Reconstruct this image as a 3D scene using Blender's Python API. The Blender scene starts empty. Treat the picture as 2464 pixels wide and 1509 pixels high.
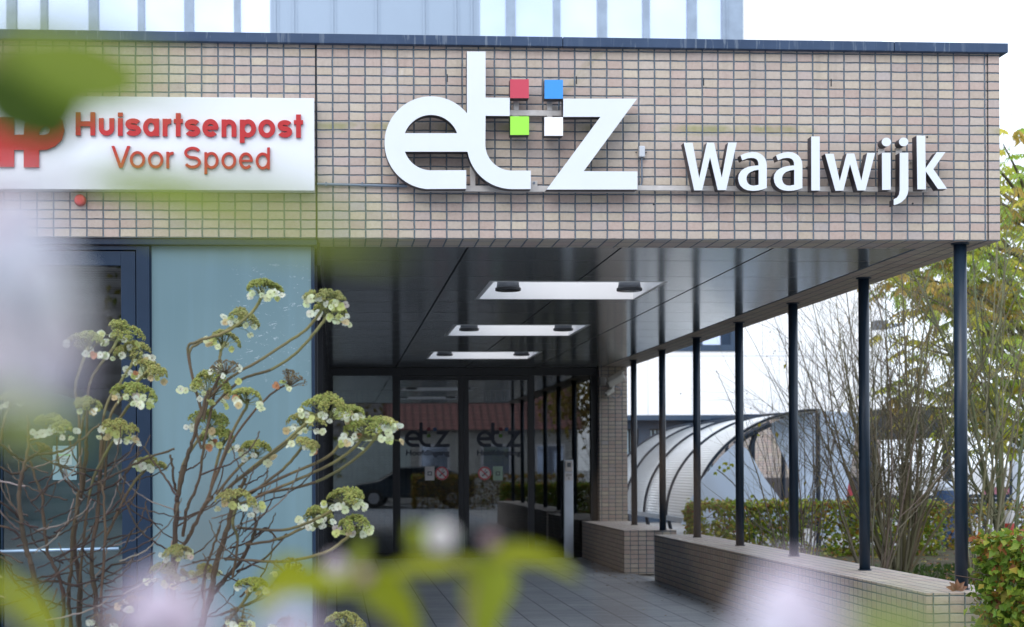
import bpy, math, random
import numpy as np
from mathutils import Vector, Matrix
random.seed(7)
C = bpy.context.scene.collection
PI = math.pi
# ------------------------------------------------------------------ camera model (photo measured on a 2464 x 1509 grid)
F = 4000.; H = 1.46; YAWD = 240.; RHO = .0045
psi = math.atan(YAWD / F)
fw = np.array([math.sin(psi), math.cos(psi), 0]); rt = np.array([math.cos(psi), -math.sin(psi), 0]); up = np.array([0, 0, 1.])
r2 = rt*math.cos(RHO) - up*math.sin(RHO); u2 = up*math.cos(RHO) + rt*math.sin(RHO)
PX, PY = 1049., 1122 - RHO*240
def ray(a, b): return fw + r2*(a-PX)/F + u2*(PY-b)/F
def P(a, b, Y):
    d = ray(a, b); t = Y/d[1]; q = d*t; return Vector((q[0], q[1], q[2]+H))
def PZ(a, b, z):
    d = ray(a, b); t = (z-H)/d[2]; q = d*t; return Vector((q[0], q[1], q[2]+H))
# ------------------------------------------------------------------ node helper
class G:
    def __init__(s, name):
        s.m = bpy.data.materials.new(name); s.m.use_nodes = True
        s.t = s.m.node_tree; s.t.nodes.clear()
        s.out = s.n('ShaderNodeOutputMaterial')
    def n(s, ty, **kw):
        x = s.t.nodes.new(ty)
        for k, v in kw.items(): setattr(x, k, v)
        return x
    def put(s, sock, v):
        if v is None: return
        if isinstance(v, bpy.types.NodeSocket): s.t.links.new(v, sock)
        elif isinstance(v, bpy.types.Node): s.t.links.new(v.outputs[0], sock)
        elif isinstance(v, (tuple, list)) and len(v) == 3 and sock.type == 'RGBA': sock.default_value = (*v, 1)
        else: sock.default_value = v
    def math(s, op, a, b=None, c=None, clamp=False):
        x = s.n('ShaderNodeMath', operation=op, use_clamp=clamp)
        s.put(x.inputs[0], a); s.put(x.inputs[1], b); s.put(x.inputs[2], c); return x.outputs[0]
    def mix(s, f, a, b, mode='MIX'):
        x = s.n('ShaderNodeMix', data_type='RGBA', blend_type=mode); x.clamp_result = False
        s.put(x.inputs[0], f); s.put(x.inputs[6], a); s.put(x.inputs[7], b); return x.outputs[2]
    def fmix(s, f, a, b):
        x = s.n('ShaderNodeMix', data_type='FLOAT'); s.put(x.inputs[0], f); s.put(x.inputs[2], a); s.put(x.inputs[3], b); return x.outputs[0]
    def noise(s, vec, scale, detail=3, rough=.55, dist=0):
        x = s.n('ShaderNodeTexNoise'); s.put(x.inputs['Vector'], vec); x.inputs['Scale'].default_value = scale
        x.inputs['Detail'].default_value = detail; x.inputs['Roughness'].default_value = rough; x.inputs['Distortion'].default_value = dist
        return x.outputs[0]
    def vec(s, a, b, c=0.):
        x = s.n('ShaderNodeCombineXYZ'); s.put(x.inputs[0], a); s.put(x.inputs[1], b); s.put(x.inputs[2], c); return x.outputs[0]
    def sep(s, v):
        x = s.n('ShaderNodeSeparateXYZ'); s.put(x.inputs[0], v); return x.outputs
    def pos(s): return s.n('ShaderNodeNewGeometry').outputs['Position']
    def ramp(s, f, lo, hi):
        x = s.n('ShaderNodeMapRange', clamp=True); s.put(x.inputs[0], f); x.inputs[1].default_value = lo; x.inputs[2].default_value = hi; return x.outputs[0]
    def bsdf(s, col, rough=.6, metal=0., spec=.5, bump=None, bs=.3, bd=.01, **kw):
        x = s.n('ShaderNodeBsdfPrincipled')
        s.put(x.inputs['Base Color'], col); s.put(x.inputs['Roughness'], rough); s.put(x.inputs['Metallic'], metal); s.put(x.inputs['Specular IOR Level'], spec)
        if bump is not None:
            b = s.n('ShaderNodeBump'); b.inputs['Strength'].default_value = bs; b.inputs['Distance'].default_value = bd
            s.put(b.inputs['Height'], bump); s.put(x.inputs['Normal'], b.outputs[0])
        for k, v in kw.items(): s.put(x.inputs[k.replace('_', ' ')], v)
        s.t.links.new(x.outputs[0], s.out.inputs[0]); return x
MATS = {}
def plain(name, col, rough=.5, metal=0., var=.12, scale=3., spec=.5, bump=0.):
    if name in MATS: return MATS[name]
    g = G(name); p = g.pos(); nz = g.noise(p, scale, 4)
    c = g.mix(g.ramp(nz, .3, .7), tuple(x*(1-var) for x in col), tuple(min(1, x*(1+var)) for x in col))
    r = g.math('ADD', rough-.05, g.math('MULTIPLY', g.noise(p, scale*4, 2), .1))
    g.bsdf(c, r, metal, spec, bump=(g.noise(p, 60, 3) if bump else None), bs=bump)
    MATS[name] = g.m; return g.m
# brick, stack bond, oriented by face
J0 = P(840, 300, 11.25).x
def brick_material():
    g = G('stack_bond_brick'); ge = g.n('ShaderNodeNewGeometry'); x, y, z = g.sep(ge.outputs['Position'])
    nx, ny, nz = g.sep(ge.outputs['True Normal'])
    sx = g.math('GREATER_THAN', g.math('ABSOLUTE', nx), .5); sz = g.math('GREATER_THAN', g.math('ABSOLUTE', nz), .5)
    xx = g.math('SUBTRACT', x, J0)
    u = g.fmix(sx, xx, g.math('SUBTRACT', y, 11.25)); v = g.fmix(sz, g.math('SUBTRACT', z, 3.0-.061*60), y)
    wob = g.math('MULTIPLY', g.math('SUBTRACT', g.noise(ge.outputs['Position'], 9, 3), .5), .008)
    # right-hand soffits and copings carry long bricks
    un = g.math('DIVIDE', g.math('ADD', u, wob), .1098); vn = g.math('DIVIDE', g.math('ADD', v, wob), g.fmix(sz, .061, .2))
    fu = g.math('FRACT', un); fv = g.math('FRACT', vn)
    iu = g.math('FLOOR', un); iv = g.math('FLOOR', vn)
    wn = g.n('ShaderNodeTexWhiteNoise', noise_dimensions='3D'); g.put(wn.inputs[0], g.vec(iu, iv, sx)); rnd = wn.outputs[0]; rc = g.sep(wn.outputs[1])
    ru = rc[0]; rv = rc[1]
    du = g.math('MULTIPLY', g.math('MINIMUM', fu, g.math('SUBTRACT', 1., fu)), .1098)
    dv = g.math('MULTIPLY', g.math('MINIMUM', fv, g.math('SUBTRACT', 1., fv)), g.fmix(sz, .061, .2))
    d = g.math('MINIMUM', du, g.math('ADD', dv, g.math('MULTIPLY', ru, .0012)))
    d = g.math('ADD', d, g.math('MULTIPLY', g.math('SUBTRACT', g.noise(ge.outputs['Position'], 85, 3, .7), .5), .0045))
    face = g.ramp(d, .0040, .0062)
    c = g.mix(g.ramp(rnd, 0., .5), (.545, .48, .39), (.495, .437, .395))
    c = g.mix(g.ramp(rnd, .5, .75), c, (.50, .40, .36))
    c = g.mix(g.ramp(rnd, .86, 1.), c, (.45, .415, .41))
    c = g.mix(g.math('MULTIPLY', g.ramp(rv, 0, 1), .32), c, (.34, .26, .215))
    pos = ge.outputs['Position']
    c = g.mix(g.ramp(g.noise(pos, 45, 5, .7), .35, .75), c, g.mix(1., c, (.86, .84, .82), 'MULTIPLY'))
    c = g.mix(g.math('MULTIPLY', g.ramp(g.noise(pos, 160, 3), .62, .7), .35), c, (.16, .13, .12))
    # broad weathering
    c = g.mix(g.math('MULTIPLY', g.ramp(g.noise(pos, 1.3, 4), .4, .75), .45), c, g.mix(1., c, (.80, .79, .82), 'MULTIPLY'))
    # algae bloom along one course and pale efflorescence
    band = g.math('MULTIPLY', g.ramp(z, 3.70, 3.745), g.ramp(z, 3.80, 3.765))
    algae = g.math('MULTIPLY', band, g.ramp(g.noise(g.vec(x, 0., z), 2.2, 4), .47, .62))
    c = g.mix(g.math('MULTIPLY', algae, .75), c, (.23, .24, .085))
    n2 = g.noise(g.vec(g.math('ADD', x, g.math('MULTIPLY', z, -1.1)), g.math('MULTIPLY', z, .4), 3.), 1.9, 5, .6)
    c = g.mix(g.math('MULTIPLY', g.ramp(n2, .66, .74), .5), c, (.22, .21, .11))
    c = g.mix(g.math('MULTIPLY', g.ramp(g.noise(g.vec(g.math('MULTIPLY', x, 2.), 5., z), 3.1, 6, .7), .64, .78), .45), c, (.62, .62, .66))
    # rain streaks running down from the coping
    stv = g.noise(g.vec(g.math('MULTIPLY', x, 14.), 0., g.math('MULTIPLY', z, .8)), 1., 4, .6)
    c = g.mix(g.math('MULTIPLY', g.math('MULTIPLY', g.ramp(stv, .52, .70), g.ramp(z, 3.55, 4.25)), .45), c, g.mix(1., c, (.62, .64, .66), 'MULTIPLY'))
    mort = g.mix(g.ramp(g.noise(pos, 30, 3), .3, .7), (.085, .115, .150), (.15, .185, .225))
    col = g.mix(face, mort, c)
    hgt = g.math('ADD', g.ramp(d, .002, .0075), g.math('MULTIPLY', g.noise(pos, 120, 4), .25))
    g.bsdf(col, g.fmix(face, .9, .62), 0, .4, bump=hgt, bs=.9, bd=.007)
    return g.m
BRICK = brick_material()
NAVY = None
def coping_mat():
    g = G('navy_coated_aluminium'); p = g.pos(); x, y, z = g.sep(p)
    c = g.mix(g.ramp(g.noise(p, 4, 4), .3, .7), (.026, .052, .108), (.040, .072, .14))
    st = g.noise(g.vec(g.math('MULTIPLY', x, 30.), 0., g.math('MULTIPLY', z, 2.2)), 1., 5, .65)
    msk = g.math('MULTIPLY', g.ramp(st, .56, .60), g.ramp(g.noise(g.vec(x, 0., 0.), 1.4, 3), .40, .55))
    c = g.mix(g.math('MULTIPLY', msk, .75), c, (.15, .19, .25))
    g.bsdf(c, .5, 0, .3); return g.m
COPING = coping_mat()
NAVYF = plain('dark_navy_frame', (.010, .026, .056), .42, 0, .15, 2., .28)
TUBE = plain('dark_blue_grey_paint', (.012, .025, .045), .36, 0, .12, 6., .4)
BLACKF = plain('black_blue_aluminium', (.012, .015, .022), .35, 0, .15, 2.)
WHITE = plain('white_coated_face', (.66, .71, .77), .42, 0, .015, 5.)
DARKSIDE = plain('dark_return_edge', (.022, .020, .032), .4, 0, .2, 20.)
STEEL = plain('brushed_pale_metal', (.52, .50, .49), .35, .35, .12, 14.)
GALV = plain('grey_conduit', (.14, .18, .24), .4, .2, .1, 6.)
def ceiling_mat():
    g = G('glossy_grey_ceiling_cassette'); p = g.pos(); x, y, z = g.sep(p)
    a = g.math('ABSOLUTE', g.math('SUBTRACT', g.math('FRACT', g.math('DIVIDE', g.math('SUBTRACT', x, .935-10.94), 1.094)), .5))
    b = g.math('ABSOLUTE', g.math('SUBTRACT', g.math('FRACT', g.math('DIVIDE', g.math('SUBTRACT', y, 11.40-.0), 1.06)), .5))
    lx = g.ramp(a, .4915, .4935); ly = g.ramp(b, .4938, .4955)
    l = g.math('MAXIMUM', lx, g.math('MULTIPLY', ly, .75))
    cell = g.vec(g.math('FLOOR', g.math('DIVIDE', g.math('SUBTRACT', x, .935-10.94), 1.094)), g.math('FLOOR', g.math('DIVIDE', g.math('SUBTRACT', y, 11.40), 1.06)))
    wn = g.n('ShaderNodeTexWhiteNoise', noise_dimensions='3D'); g.put(wn.inputs[0], cell)
    c = g.mix(wn.outputs[0], (.50, .53, .545), (.57, .60, .615))
    c = g.mix(l, c, (.006, .007, .009))
    streak = g.noise(g.vec(g.math('MULTIPLY', x, 3.), g.math('MULTIPLY', y, 60.)), 1., 3)
    r = g.math('ADD', .09, g.math('MULTIPLY', streak, .10)); r = g.fmix(l, r, .8)
    h = g.math('ADD', g.noise(g.vec(x, y), 1.1, 2), g.math('MULTIPLY', streak, .05))
    g.bsdf(c, r, .72, .6, bump=h, bs=.05, bd=.02); return g.m
CEIL = ceiling_mat()
def paver_mat(name, px, py, c1, c2, jc, rough=.75, off=.5):
    g = G(name); p = g.pos(); x, y, z = g.sep(p)
    un = g.math('DIVIDE', x, px); iu = g.math('FLOOR', un)
    vn = g.math('ADD', g.math('DIVIDE', y, py), g.math('MULTIPLY', iu, off)); iv = g.math('FLOOR', vn)
    fu = g.math('FRACT', un); fv = g.math('FRACT', vn)
    d = g.math('MINIMUM', g.math('MULTIPLY', g.math('MINIMUM', fu, g.math('SUBTRACT', 1., fu)), px), g.math('MULTIPLY', g.math('MINIMUM', fv, g.math('SUBTRACT', 1., fv)), py))
    f = g.ramp(d, .0035, .0075)
    wn = g.n('ShaderNodeTexWhiteNoise', noise_dimensions='3D'); g.put(wn.inputs[0], g.vec(iu, iv))
    c = g.mix(wn.outputs[0], c1, c2)
    c = g.mix(g.ramp(g.noise(p, .9, 5), .35, .7), c, g.mix(1., c, (.70, .72, .76), 'MULTIPLY'))
    c = g.mix(g.math('MULTIPLY', g.ramp(g.noise(p, 5.5, 6, .7), .58, .68), .45), c, g.mix(1., c, (.55, .56, .58), 'MULTIPLY'))
    c = g.mix(g.math('MULTIPLY', g.ramp(g.noise(p, 90, 4), .5, .75), .4), c, g.mix(1., c, (1.5, 1.5, 1.5), 'MULTIPLY'))
    c = g.mix(f, jc, c)
    g.bsdf(c, rough, 0, .4, bump=g.math('ADD', f, g.math('MULTIPLY', g.noise(p, 150, 3), .3)), bs=.5, bd=.004); return g.m
PAVE = paver_mat('blue_grey_pavers', .30, .15, (.25, .27, .30), (.31, .335, .365), (.03, .035, .045), .55, 0.)
PAVE2 = paver_mat('pale_concrete_pavers', .30, .30, (.34, .335, .33), (.42, .41, .40), (.10, .10, .10), .8)
def glass_mat(name, tint=(.5, .55, .55), boost=1.5, rough=0.):
    g = G(name)
    fr = g.n('ShaderNodeFresnel'); fr.inputs[0].default_value = 1.5
    fac = g.math('MULTIPLY', fr.outputs[0], boost, clamp=True)
    t = g.n('ShaderNodeBsdfTransparent'); g.put(t.inputs[0], tint)
    gl = g.n('ShaderNodeBsdfGlossy'); gl.inputs['Roughness'].default_value = rough; g.put(gl.inputs[0], (.95, .97, 1))
    m = g.n('ShaderNodeMixShader'); g.put(m.inputs[0], fac); g.put(m.inputs[1], t.outputs[0]); g.put(m.inputs[2], gl.outputs[0])
    g.t.links.new(m.outputs[0], g.out.inputs[0]); return g.m
GLASS = glass_mat('dark_entrance_glass', (.42, .47, .48), 3.2)
def teal_mat():
    g = G('teal_enamelled_glass'); p = g.pos(); x, y, z = g.sep(p)
    c = g.mix(g.ramp(g.noise(p, .8, 3), .3, .7), (.125, .205, .240), (.155, .240, .270))
    st = g.noise(g.vec(g.math('MULTIPLY', x, 9.), 0., g.math('MULTIPLY', z, .35)), 1., 4)
    c = g.mix(g.math('MULTIPLY', g.ramp(st, .52, .7), .18), c, (.17, .29, .35))
    # scraped sticker remains: pale flakes
    fl = g.noise(g.vec(g.math('MULTIPLY', x, 11.), 0., g.math('MULTIPLY', z, 20.)), 1.6, 6, .75, .6)
    mx = g.math('MULTIPLY', g.ramp(x, -.72, -.66), g.ramp(x, -.15, -.2))
    mz = g.math('MULTIPLY', g.ramp(z, 1.95, 2.25), g.ramp(z, 2.85, 2.78))
    c = g.mix(g.math('MULTIPLY', g.math('MULTIPLY', g.ramp(fl, .60, .63), .42), g.math('MULTIPLY', mx, mz)), c, (.55, .62, .68))
    g.bsdf(c, g.math('ADD', .10, g.math('MULTIPLY', g.ramp(st, .4, .7), .12)), 0, .5); return g.m
TEAL = teal_mat()
def attr_mat(name, rough=.6, trans=0., spec=.3):
    g = G(name); a = g.n('ShaderNodeAttribute', attribute_name='tone')
    b = g.n('ShaderNodeBsdfPrincipled'); g.put(b.inputs['Base Color'], a.outputs['Color']); b.inputs['Roughness'].default_value = rough; b.inputs['Specular IOR Level'].default_value = spec
    if trans > 0:
        t = g.n('ShaderNodeBsdfTranslucent'); g.put(t.inputs[0], a.outputs['Color'])
        m = g.n('ShaderNodeMixShader'); m.inputs[0].default_value = trans
        g.t.links.new(b.outputs[0], m.inputs[1]); g.t.links.new(t.outputs[0], m.inputs[2]); g.t.links.new(m.outputs[0], g.out.inputs[0])
    else: g.t.links.new(b.outputs[0], g.out.inputs[0])
    return g.m
LEAF = attr_mat('leaf', .45, .45); BARK = attr_mat('bark', .85); PETAL = attr_mat('petal', .6, .45); BUDS = attr_mat('flower_bud', .8, .15)
# ------------------------------------------------------------------ mesh helper
class MB:
    def __init__(s): s.v = []; s.f = []; s.c = []; s.mi = []
    def add(s, vs, fs, col=None, mi=0):
        o = len(s.v); s.v += [tuple(v) for v in vs]
        for f in fs: s.f.append(tuple(i+o for i in f)); s.c.append(col); s.mi.append(mi)
        return s
    def box(s, x0, x1, y0, y1, z0, z1, mi=0, col=None):
        return s.add([(x0,y0,z0),(x1,y0,z0),(x1,y1,z0),(x0,y1,z0),(x0,y0,z1),(x1,y0,z1),(x1,y1,z1),(x0,y1,z1)],
                     [(0,3,2,1),(4,5,6,7),(0,1,5,4),(1,2,6,5),(2,3,7,6),(3,0,4,7)], col, mi)
    def prism(s, pts, y0, y1, mi=0, col=None):          # convex-ish outline in x,z
        n = len(pts)
        ar = sum(pts[i][0]*pts[(i+1) % n][1]-pts[(i+1) % n][0]*pts[i][1] for i in range(n))
        if ar < 0: pts = pts[::-1]
        vs = [(x, y0, z) for x, z in pts] + [(x, y1, z) for x, z in pts]
        fs = [tuple(range(n)), tuple(range(2*n-1, n-1, -1))] + [(i, i+n, (i+1) % n+n, (i+1) % n) for i in range(n)]
        return s.add(vs, fs, col, mi)
    def tube(s, pts, rad, n=8, col=None, cap=True, mi=0):
        pts = [Vector(p) for p in pts]; m = len(pts)
        if not hasattr(rad, '__len__'): rad = [rad]*m
        vs = []; ref = Vector((.31, .87, .38)).normalized()
        for i, p in enumerate(pts):
            t = (pts[min(i+1, m-1)] - pts[max(i-1, 0)])
            t = t.normalized() if t.length > 1e-9 else Vector((0, 0, 1))
            if abs(t.dot(ref)) > .95: ref = Vector((.9, -.3, .3)).normalized()
            a = t.cross(ref).normalized(); b = t.cross(a)
            for k in range(n):
                w = 2*PI*k/n; vs.append(p + a*(rad[i]*math.cos(w)) + b*(rad[i]*math.sin(w)))
        fs = [(i*n+k, i*n+(k+1) % n, (i+1)*n+(k+1) % n, (i+1)*n+k) for i in range(m-1) for k in range(n)]
        if cap: fs += [tuple(range(n-1, -1, -1)), tuple(range((m-1)*n, m*n))]
        return s.add(vs, fs, col, mi)
    def lathe(s, c, prof, n=24, col=None, mi=0):
        vs = []
        for r, z in prof:
            for k in range(n): vs.append((c[0]+r*math.cos(2*PI*k/n), c[1]+r*math.sin(2*PI*k/n), c[2]+z))
        fs = [(i*n+k, i*n+(k+1) % n, (i+1)*n+(k+1) % n, (i+1)*n+k) for i in range(len(prof)-1) for k in range(n)]
        fs += [tuple(range(n-1, -1, -1)), tuple(range((len(prof)-1)*n, len(prof)*n))]
        return s.add(vs, fs, col, mi)
    def build(s, name, mats, parent=None, smooth=False, bevel=0):
        me = bpy.data.meshes.new(name); me.from_pydata(s.v, [], s.f)
        if not isinstance(mats, (list, tuple)): mats = [mats]
        for m in mats: me.materials.append(m)
        if len(mats) > 1: me.polygons.foreach_set('material_index', s.mi)
        if any(c is not None for c in s.c):
            at = me.color_attributes.new('tone', 'FLOAT_COLOR', 'CORNER'); arr = []
            for f, c in zip(s.f, s.c):
                c = c or (.5, .5, .5); arr += [c[0], c[1], c[2], 1.]*len(f)
            at.data.foreach_set('color', arr)
        if smooth: me.polygons.foreach_set('use_smooth', [True]*len(me.polygons))
        me.update(); o = bpy.data.objects.new(name, me); C.objects.link(o)
        if parent: o.parent = parent
        if bevel:
            b = o.modifiers.new('bevel', 'BEVEL'); b.width = bevel; b.segments = 2; b.limit_method = 'ANGLE'
        return o
def tag(o, label=None, cat=None, group=None, kind=None):
    for k, v in (('label', label), ('category', cat), ('group', group), ('kind', kind)):
        if v: o[k] = v
    return o
def thing(name, label, cat, group=None):
    o = bpy.data.objects.new(name, None); C.objects.link(o); o.empty_display_size = .2
    return tag(o, label, cat, group)
def base_at(o, loc):     # move an Empty to its base, children keep their place
    o.location = loc
    for c in o.children: c.location = c.location - Vector(loc)
def curve_obj(name, loops, ext, mats, parent, loc, bevel=0.0):
    """flat outlines (x,z pairs) thickened by ext, face towards -y at loc.y"""
    cu = bpy.data.curves.new(name, 'CURVE'); cu.dimensions = '2D'; cu.fill_mode = 'BOTH'; cu.extrude = ext/2
    for lp in loops:
        sp = cu.splines.new('POLY'); sp.points.add(len(lp)-1)
        for i, (x, z) in enumerate(lp): sp.points[i].co = (x, z, 0, 1)
        sp.use_cyclic_u = True
    return _solid(cu, name, ext, mats, parent, loc)
def _solid(cu, name, ext, mats, parent, loc, sx=1, sz=1):
    tmp = bpy.data.objects.new('tmp', cu); C.objects.link(tmp)
    bpy.context.view_layer.update()
    me = bpy.data.meshes.new_from_object(tmp.evaluated_get(bpy.context.evaluated_depsgraph_get()))
    bpy.data.objects.remove(tmp); bpy.data.curves.remove(cu)
    me.transform(Matrix(((sx,0,0,0),(0,0,-1,ext/2),(0,sz,0,0),(0,0,0,1))) ); me.name = name
    me.materials.clear()
    for m in mats: me.materials.append(m)
    if len(mats) > 1:
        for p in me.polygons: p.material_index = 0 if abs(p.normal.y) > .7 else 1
    else:
        for p in me.polygons: p.material_index = 0
    for p in me.polygons: p.use_smooth = False
    o = bpy.data.objects.new(name, me); C.objects.link(o); o.location = loc
    if parent: o.parent = parent
    return o
def text_obj(name, body, ext, mats, parent, Y, u0, u1, vtop, vbase, cap_char, offset=0.0, space=1.0):
    def mk(b):
        cu = bpy.data.curves.new(name, 'FONT'); cu.body = b; cu.size = 1; cu.extrude = ext/2; cu.offset = offset; cu.space_character = space; cu.resolution_u = 6
        return cu
    def dims(cu):
        t = bpy.data.objects.new('t', cu); C.objects.link(t); bpy.context.view_layer.update()
        me = bpy.data.meshes.new_from_object(t.evaluated_get(bpy.context.evaluated_depsgraph_get()))
        co = np.array([v.co[:] for v in me.vertices]); bpy.data.objects.remove(t); bpy.data.meshes.remove(me); return co.min(0), co.max(0)
    c1 = mk(cap_char); a, b = dims(c1); caph = b[1]; bpy.data.curves.remove(c1)
    c2 = mk(body); a, b = dims(c2)
    pa = P(u0, vbase, Y); pb = P(u1, vbase, Y); pt = P(u0, vtop, Y)
    sx = (pb.x-pa.x)/(b[0]-a[0]); sz = (pt.z-pa.z)/caph
    o = _solid(c2, name, ext, mats, parent, Vector((pa.x - a[0]*sx, Y, pa.z)), sx, sz)
    return o
def smooth_path(pts, k=5):
    pts = [Vector(p) for p in pts]; out = []
    n = len(pts)
    for i in range(n-1):
        p0 = pts[max(i-1, 0)]; p1 = pts[i]; p2 = pts[i+1]; p3 = pts[min(i+2, n-1)]
        for j in range(k):
            t = j/k
            out.append(.5*((2*p1)+(-p0+p2)*t+(2*p0-5*p1+4*p2-p3)*t*t+(-p0+3*p1-3*p2+p3)*t**3))
    out.append(pts[-1]); return out
# ------------------------------------------------------------------ the setting: ground
Y0 = 11.25; YD = 26.15; ZS = 3.0
g_ = MB()
g_.add([(-400,-400,-.03),(400,-400,-.03),(400,600,-.03),(-400,600,-.03)], [(0,1,2,3)])
tag(g_.build('ground', PAVE2), kind='structure')
tag(MB().box(-6, 4.0, -4, 26.2, -.02, 0).build('pavement', PAVE), kind='structure')
def soil_mat():
    g = G('leaf_strewn_soil'); p = g.pos()
    c = g.mix(g.ramp(g.noise(p, 7, 5), .35, .65), (.055, .045, .035), (.12, .10, .06))
    c = g.mix(g.ramp(g.noise(p, 3, 4), .5, .7), c, (.06, .09, .03)); g.bsdf(c, .95, 0, .2, bump=g.noise(p, 14, 5), bs=.8, bd=.04); return g.m
tag(MB().box(4.7, 14, 9.0, 27.5, -.02, .05).build('planting_bed', soil_mat()), kind='structure')
# ------------------------------------------------------------------ entrance building
eb = thing('entrance_building', 'brick entrance canopy with navy coping, slim dark columns and glazed doors at its far end', 'building')
XR = 4.592; XI = 4.16
_a = P(0, 69.5, 11.2); _b = P(2425, 104, 11.2)
def ztop(x): return _b.z - .02 + (_b.x - x)*(_a.z-_b.z)/(_b.x-_a.x)
def sloped(m, x0, x1, y0, y1, z0, f, dz=0):
    m.add([(x0,y0,z0),(x1,y0,z0),(x1,y1,z0),(x0,y1,z0),(x0,y0,f(x0)+dz),(x1,y0,f(x1)+dz),(x1,y1,f(x1)+dz),(x0,y1,f(x0)+dz)],
          [(0,3,2,1),(4,5,6,7),(0,1,5,4),(1,2,6,5),(2,3,7,6),(3,0,4,7)]); return m
xj = P(760.5, 300, Y0).x; xc = P(2376, 300, Y0).x
sloped(MB(), -5.2, xj-.006, Y0, Y0+.43, ZS, ztop, -.02).build('brick_fascia', BRICK, eb)
sloped(MB(), xj+.006, xc-.004, Y0, Y0+.43, ZS, ztop, -.02).build('brick_fascia', BRICK, eb)
MB().box(xj-.006, xj+.006, Y0+.02, Y0+.4, ZS+.01, 4.3).build('movement_joint', BLACKF, eb)
# corner return with the groove, then the side beam running back
sloped(MB(), xc+.006, XR, Y0-.004, Y0+.43, ZS, ztop, -.02).build('brick_corner', BRICK, eb)
MB().box(xc-.004, xc+.006, Y0+.018, Y0+.4, ZS+.01, 4.29).build('movement_joint', BLACKF, eb)
MB().box(XI, XR-.002, Y0+.43, 26.4, ZS, 4.29).build('brick_side_beam', BRICK, eb)
cp = MB()
segs = [-5.3, P(1472, 100, Y0).x, P(2170, 100, Y0).x]      # butt joints of the coping lengths
x0s = [-5.3, 1.02, 3.88]; x1s = [1.02-.003, 3.88-.003, XR+.045]
x0s[1] = P(1355, 100, 11.2).x; x1s[0] = x0s[1]-.004
x0s[2] = P(2153, 100, 11.2).x; x1s[1] = x0s[2]-.004
for a, b in zip(x0s, x1s):
    cp = MB()
    f0 = lambda x: ztop(x)-.045; f1 = lambda x: ztop(x)+.02
    y0, y1 = Y0-.05, Y0+.6
    cp.add([(a,y0,f0(a)),(b,y0,f0(b)),(b,y1,f0(b)),(a,y1,f0(a)),(a,y0,f1(a)),(b,y0,f1(b)),(b,y1,f1(b)),(a,y1,f1(a))],
           [(0,3,2,1),(4,5,6,7),(0,1,5,4),(1,2,6,5),(2,3,7,6),(3,0,4,7)])
    cp.build('coping', COPING, eb, bevel=.004)
MB().box(XI-.1, XR+.045, Y0+.6, 26.5, 4.27, 4.335).build('coping', COPING, eb)
# weep holes
for u, v in ((1076,188),(1387,193),(1693,197),(2000,199)):
    q = P(u, v, Y0-.001); MB().box(q.x-.004, q.x+.004, Y0-.0015, Y0+.01, q.z-.026, q.z+.026).build('weep_hole', BLACKF, eb)
for u, v in ((2231,330),(2196,490),(1573,492),(1538,317)):
    q = P(u, v, Y0-.001); o = MB(); o.tube([(q.x, Y0-.003, q.z), (q.x, Y0+.01, q.z)], .007, 10); o.build('fixing_hole', BLACKF, eb)
# ceiling with three square openings
SK = [(13.9, 15.34), (18.2, 19.65), (22.5, 23.92)]; SX0, SX1 = 1.32, 2.77
def slab(z0, z1):
    m = MB(); XL = -.12; ya = Y0+.43; yb = 26.3
    m.box(XL, SX0, ya, yb, z0, z1); m.box(SX1, XI, ya, yb, z0, z1); y = ya
    for a, b in SK: m.box(SX0, SX1, y, a, z0, z1); y = b
    m.box(SX0, SX1, y, yb, z0, z1); return m
slab(ZS+.004, ZS+.05).build('ceiling', CEIL, eb)
ROOFM = plain('roof_felt', (.06, .06, .065), .9)
slab(3.55, 3.6).build('roof', ROOFM, eb)
SHAFT = plain('white_shaft_lining', (.84, .84, .85), .6, 0, .01)
DOME = None
g = G('opal_skylight_dome'); t = g.n('ShaderNodeBsdfTranslucent'); g.put(t.inputs[0], (.95, .95, .96)); tr = g.n('ShaderNodeBsdfTransparent'); mx = g.n('ShaderNodeMixShader'); mx.inputs[0].default_value = .8
g.t.links.new(t.outputs[0], mx.inputs[1]); g.t.links.new(tr.outputs[0], mx.inputs[2]); g.t.links.new(mx.outputs[0], g.out.inputs[0]); DOME = g.m
for a, b in SK:
    m = MB(); w = .03; k_ = .008
    m.box(SX0-w, SX0+k_, a-w, b+w, ZS+.002, 3.70); m.box(SX1-k_, SX1+w, a-w, b+w, ZS+.002, 3.70)
    m.box(SX0+k_, SX1-k_, a-w, a+k_, ZS+.002, 3.70); m.box(SX0+k_, SX1-k_, b-k_, b+w, ZS+.002, 3.70)
    s = m.build('skylight', SHAFT, eb)
    d = MB(); n = 8
    vs = [(SX0-w+(SX1-SX0+2*w)*i/n, a-w+(b-a+2*w)*j/n, 3.71+.2*(1-(2*i/n-1)**2)**.5*(1-(2*j/n-1)**2)**.5) for j in range(n+1) for i in range(n+1)]
    d.add(vs, [(j*(n+1)+i, j*(n+1)+i+1, (j+1)*(n+1)+i+1, (j+1)*(n+1)+i) for j in range(n) for i in range(n)])
    d.build('dome', DOME, s, smooth=True)
# columns
for i in range(7):
    y = 11.38 + 2.13*i; c = MB()
    c.lathe((4.36, y, .58), [(.0445, 0), (.0445, 2.42)], 28); o = c.build('column', TUBE, eb, smooth=False)
    o.data.polygons.foreach_set('use_smooth', [len(p.vertices) == 4 for p in o.data.polygons])
    MB().lathe((4.36, y, 2.988), [(.062, 0), (.062, .012)], 24).build('top_plate', TUBE, o)
    MB().lathe((4.36, y, .58), [(.056, 0), (.056, .008)], 24).build('base_plate', TUBE, o)
# pier at the far end
MB().box(4.13, 4.57, 25.9, 26.4, .58, ZS).build('brick_pier', BRICK, eb)
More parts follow.
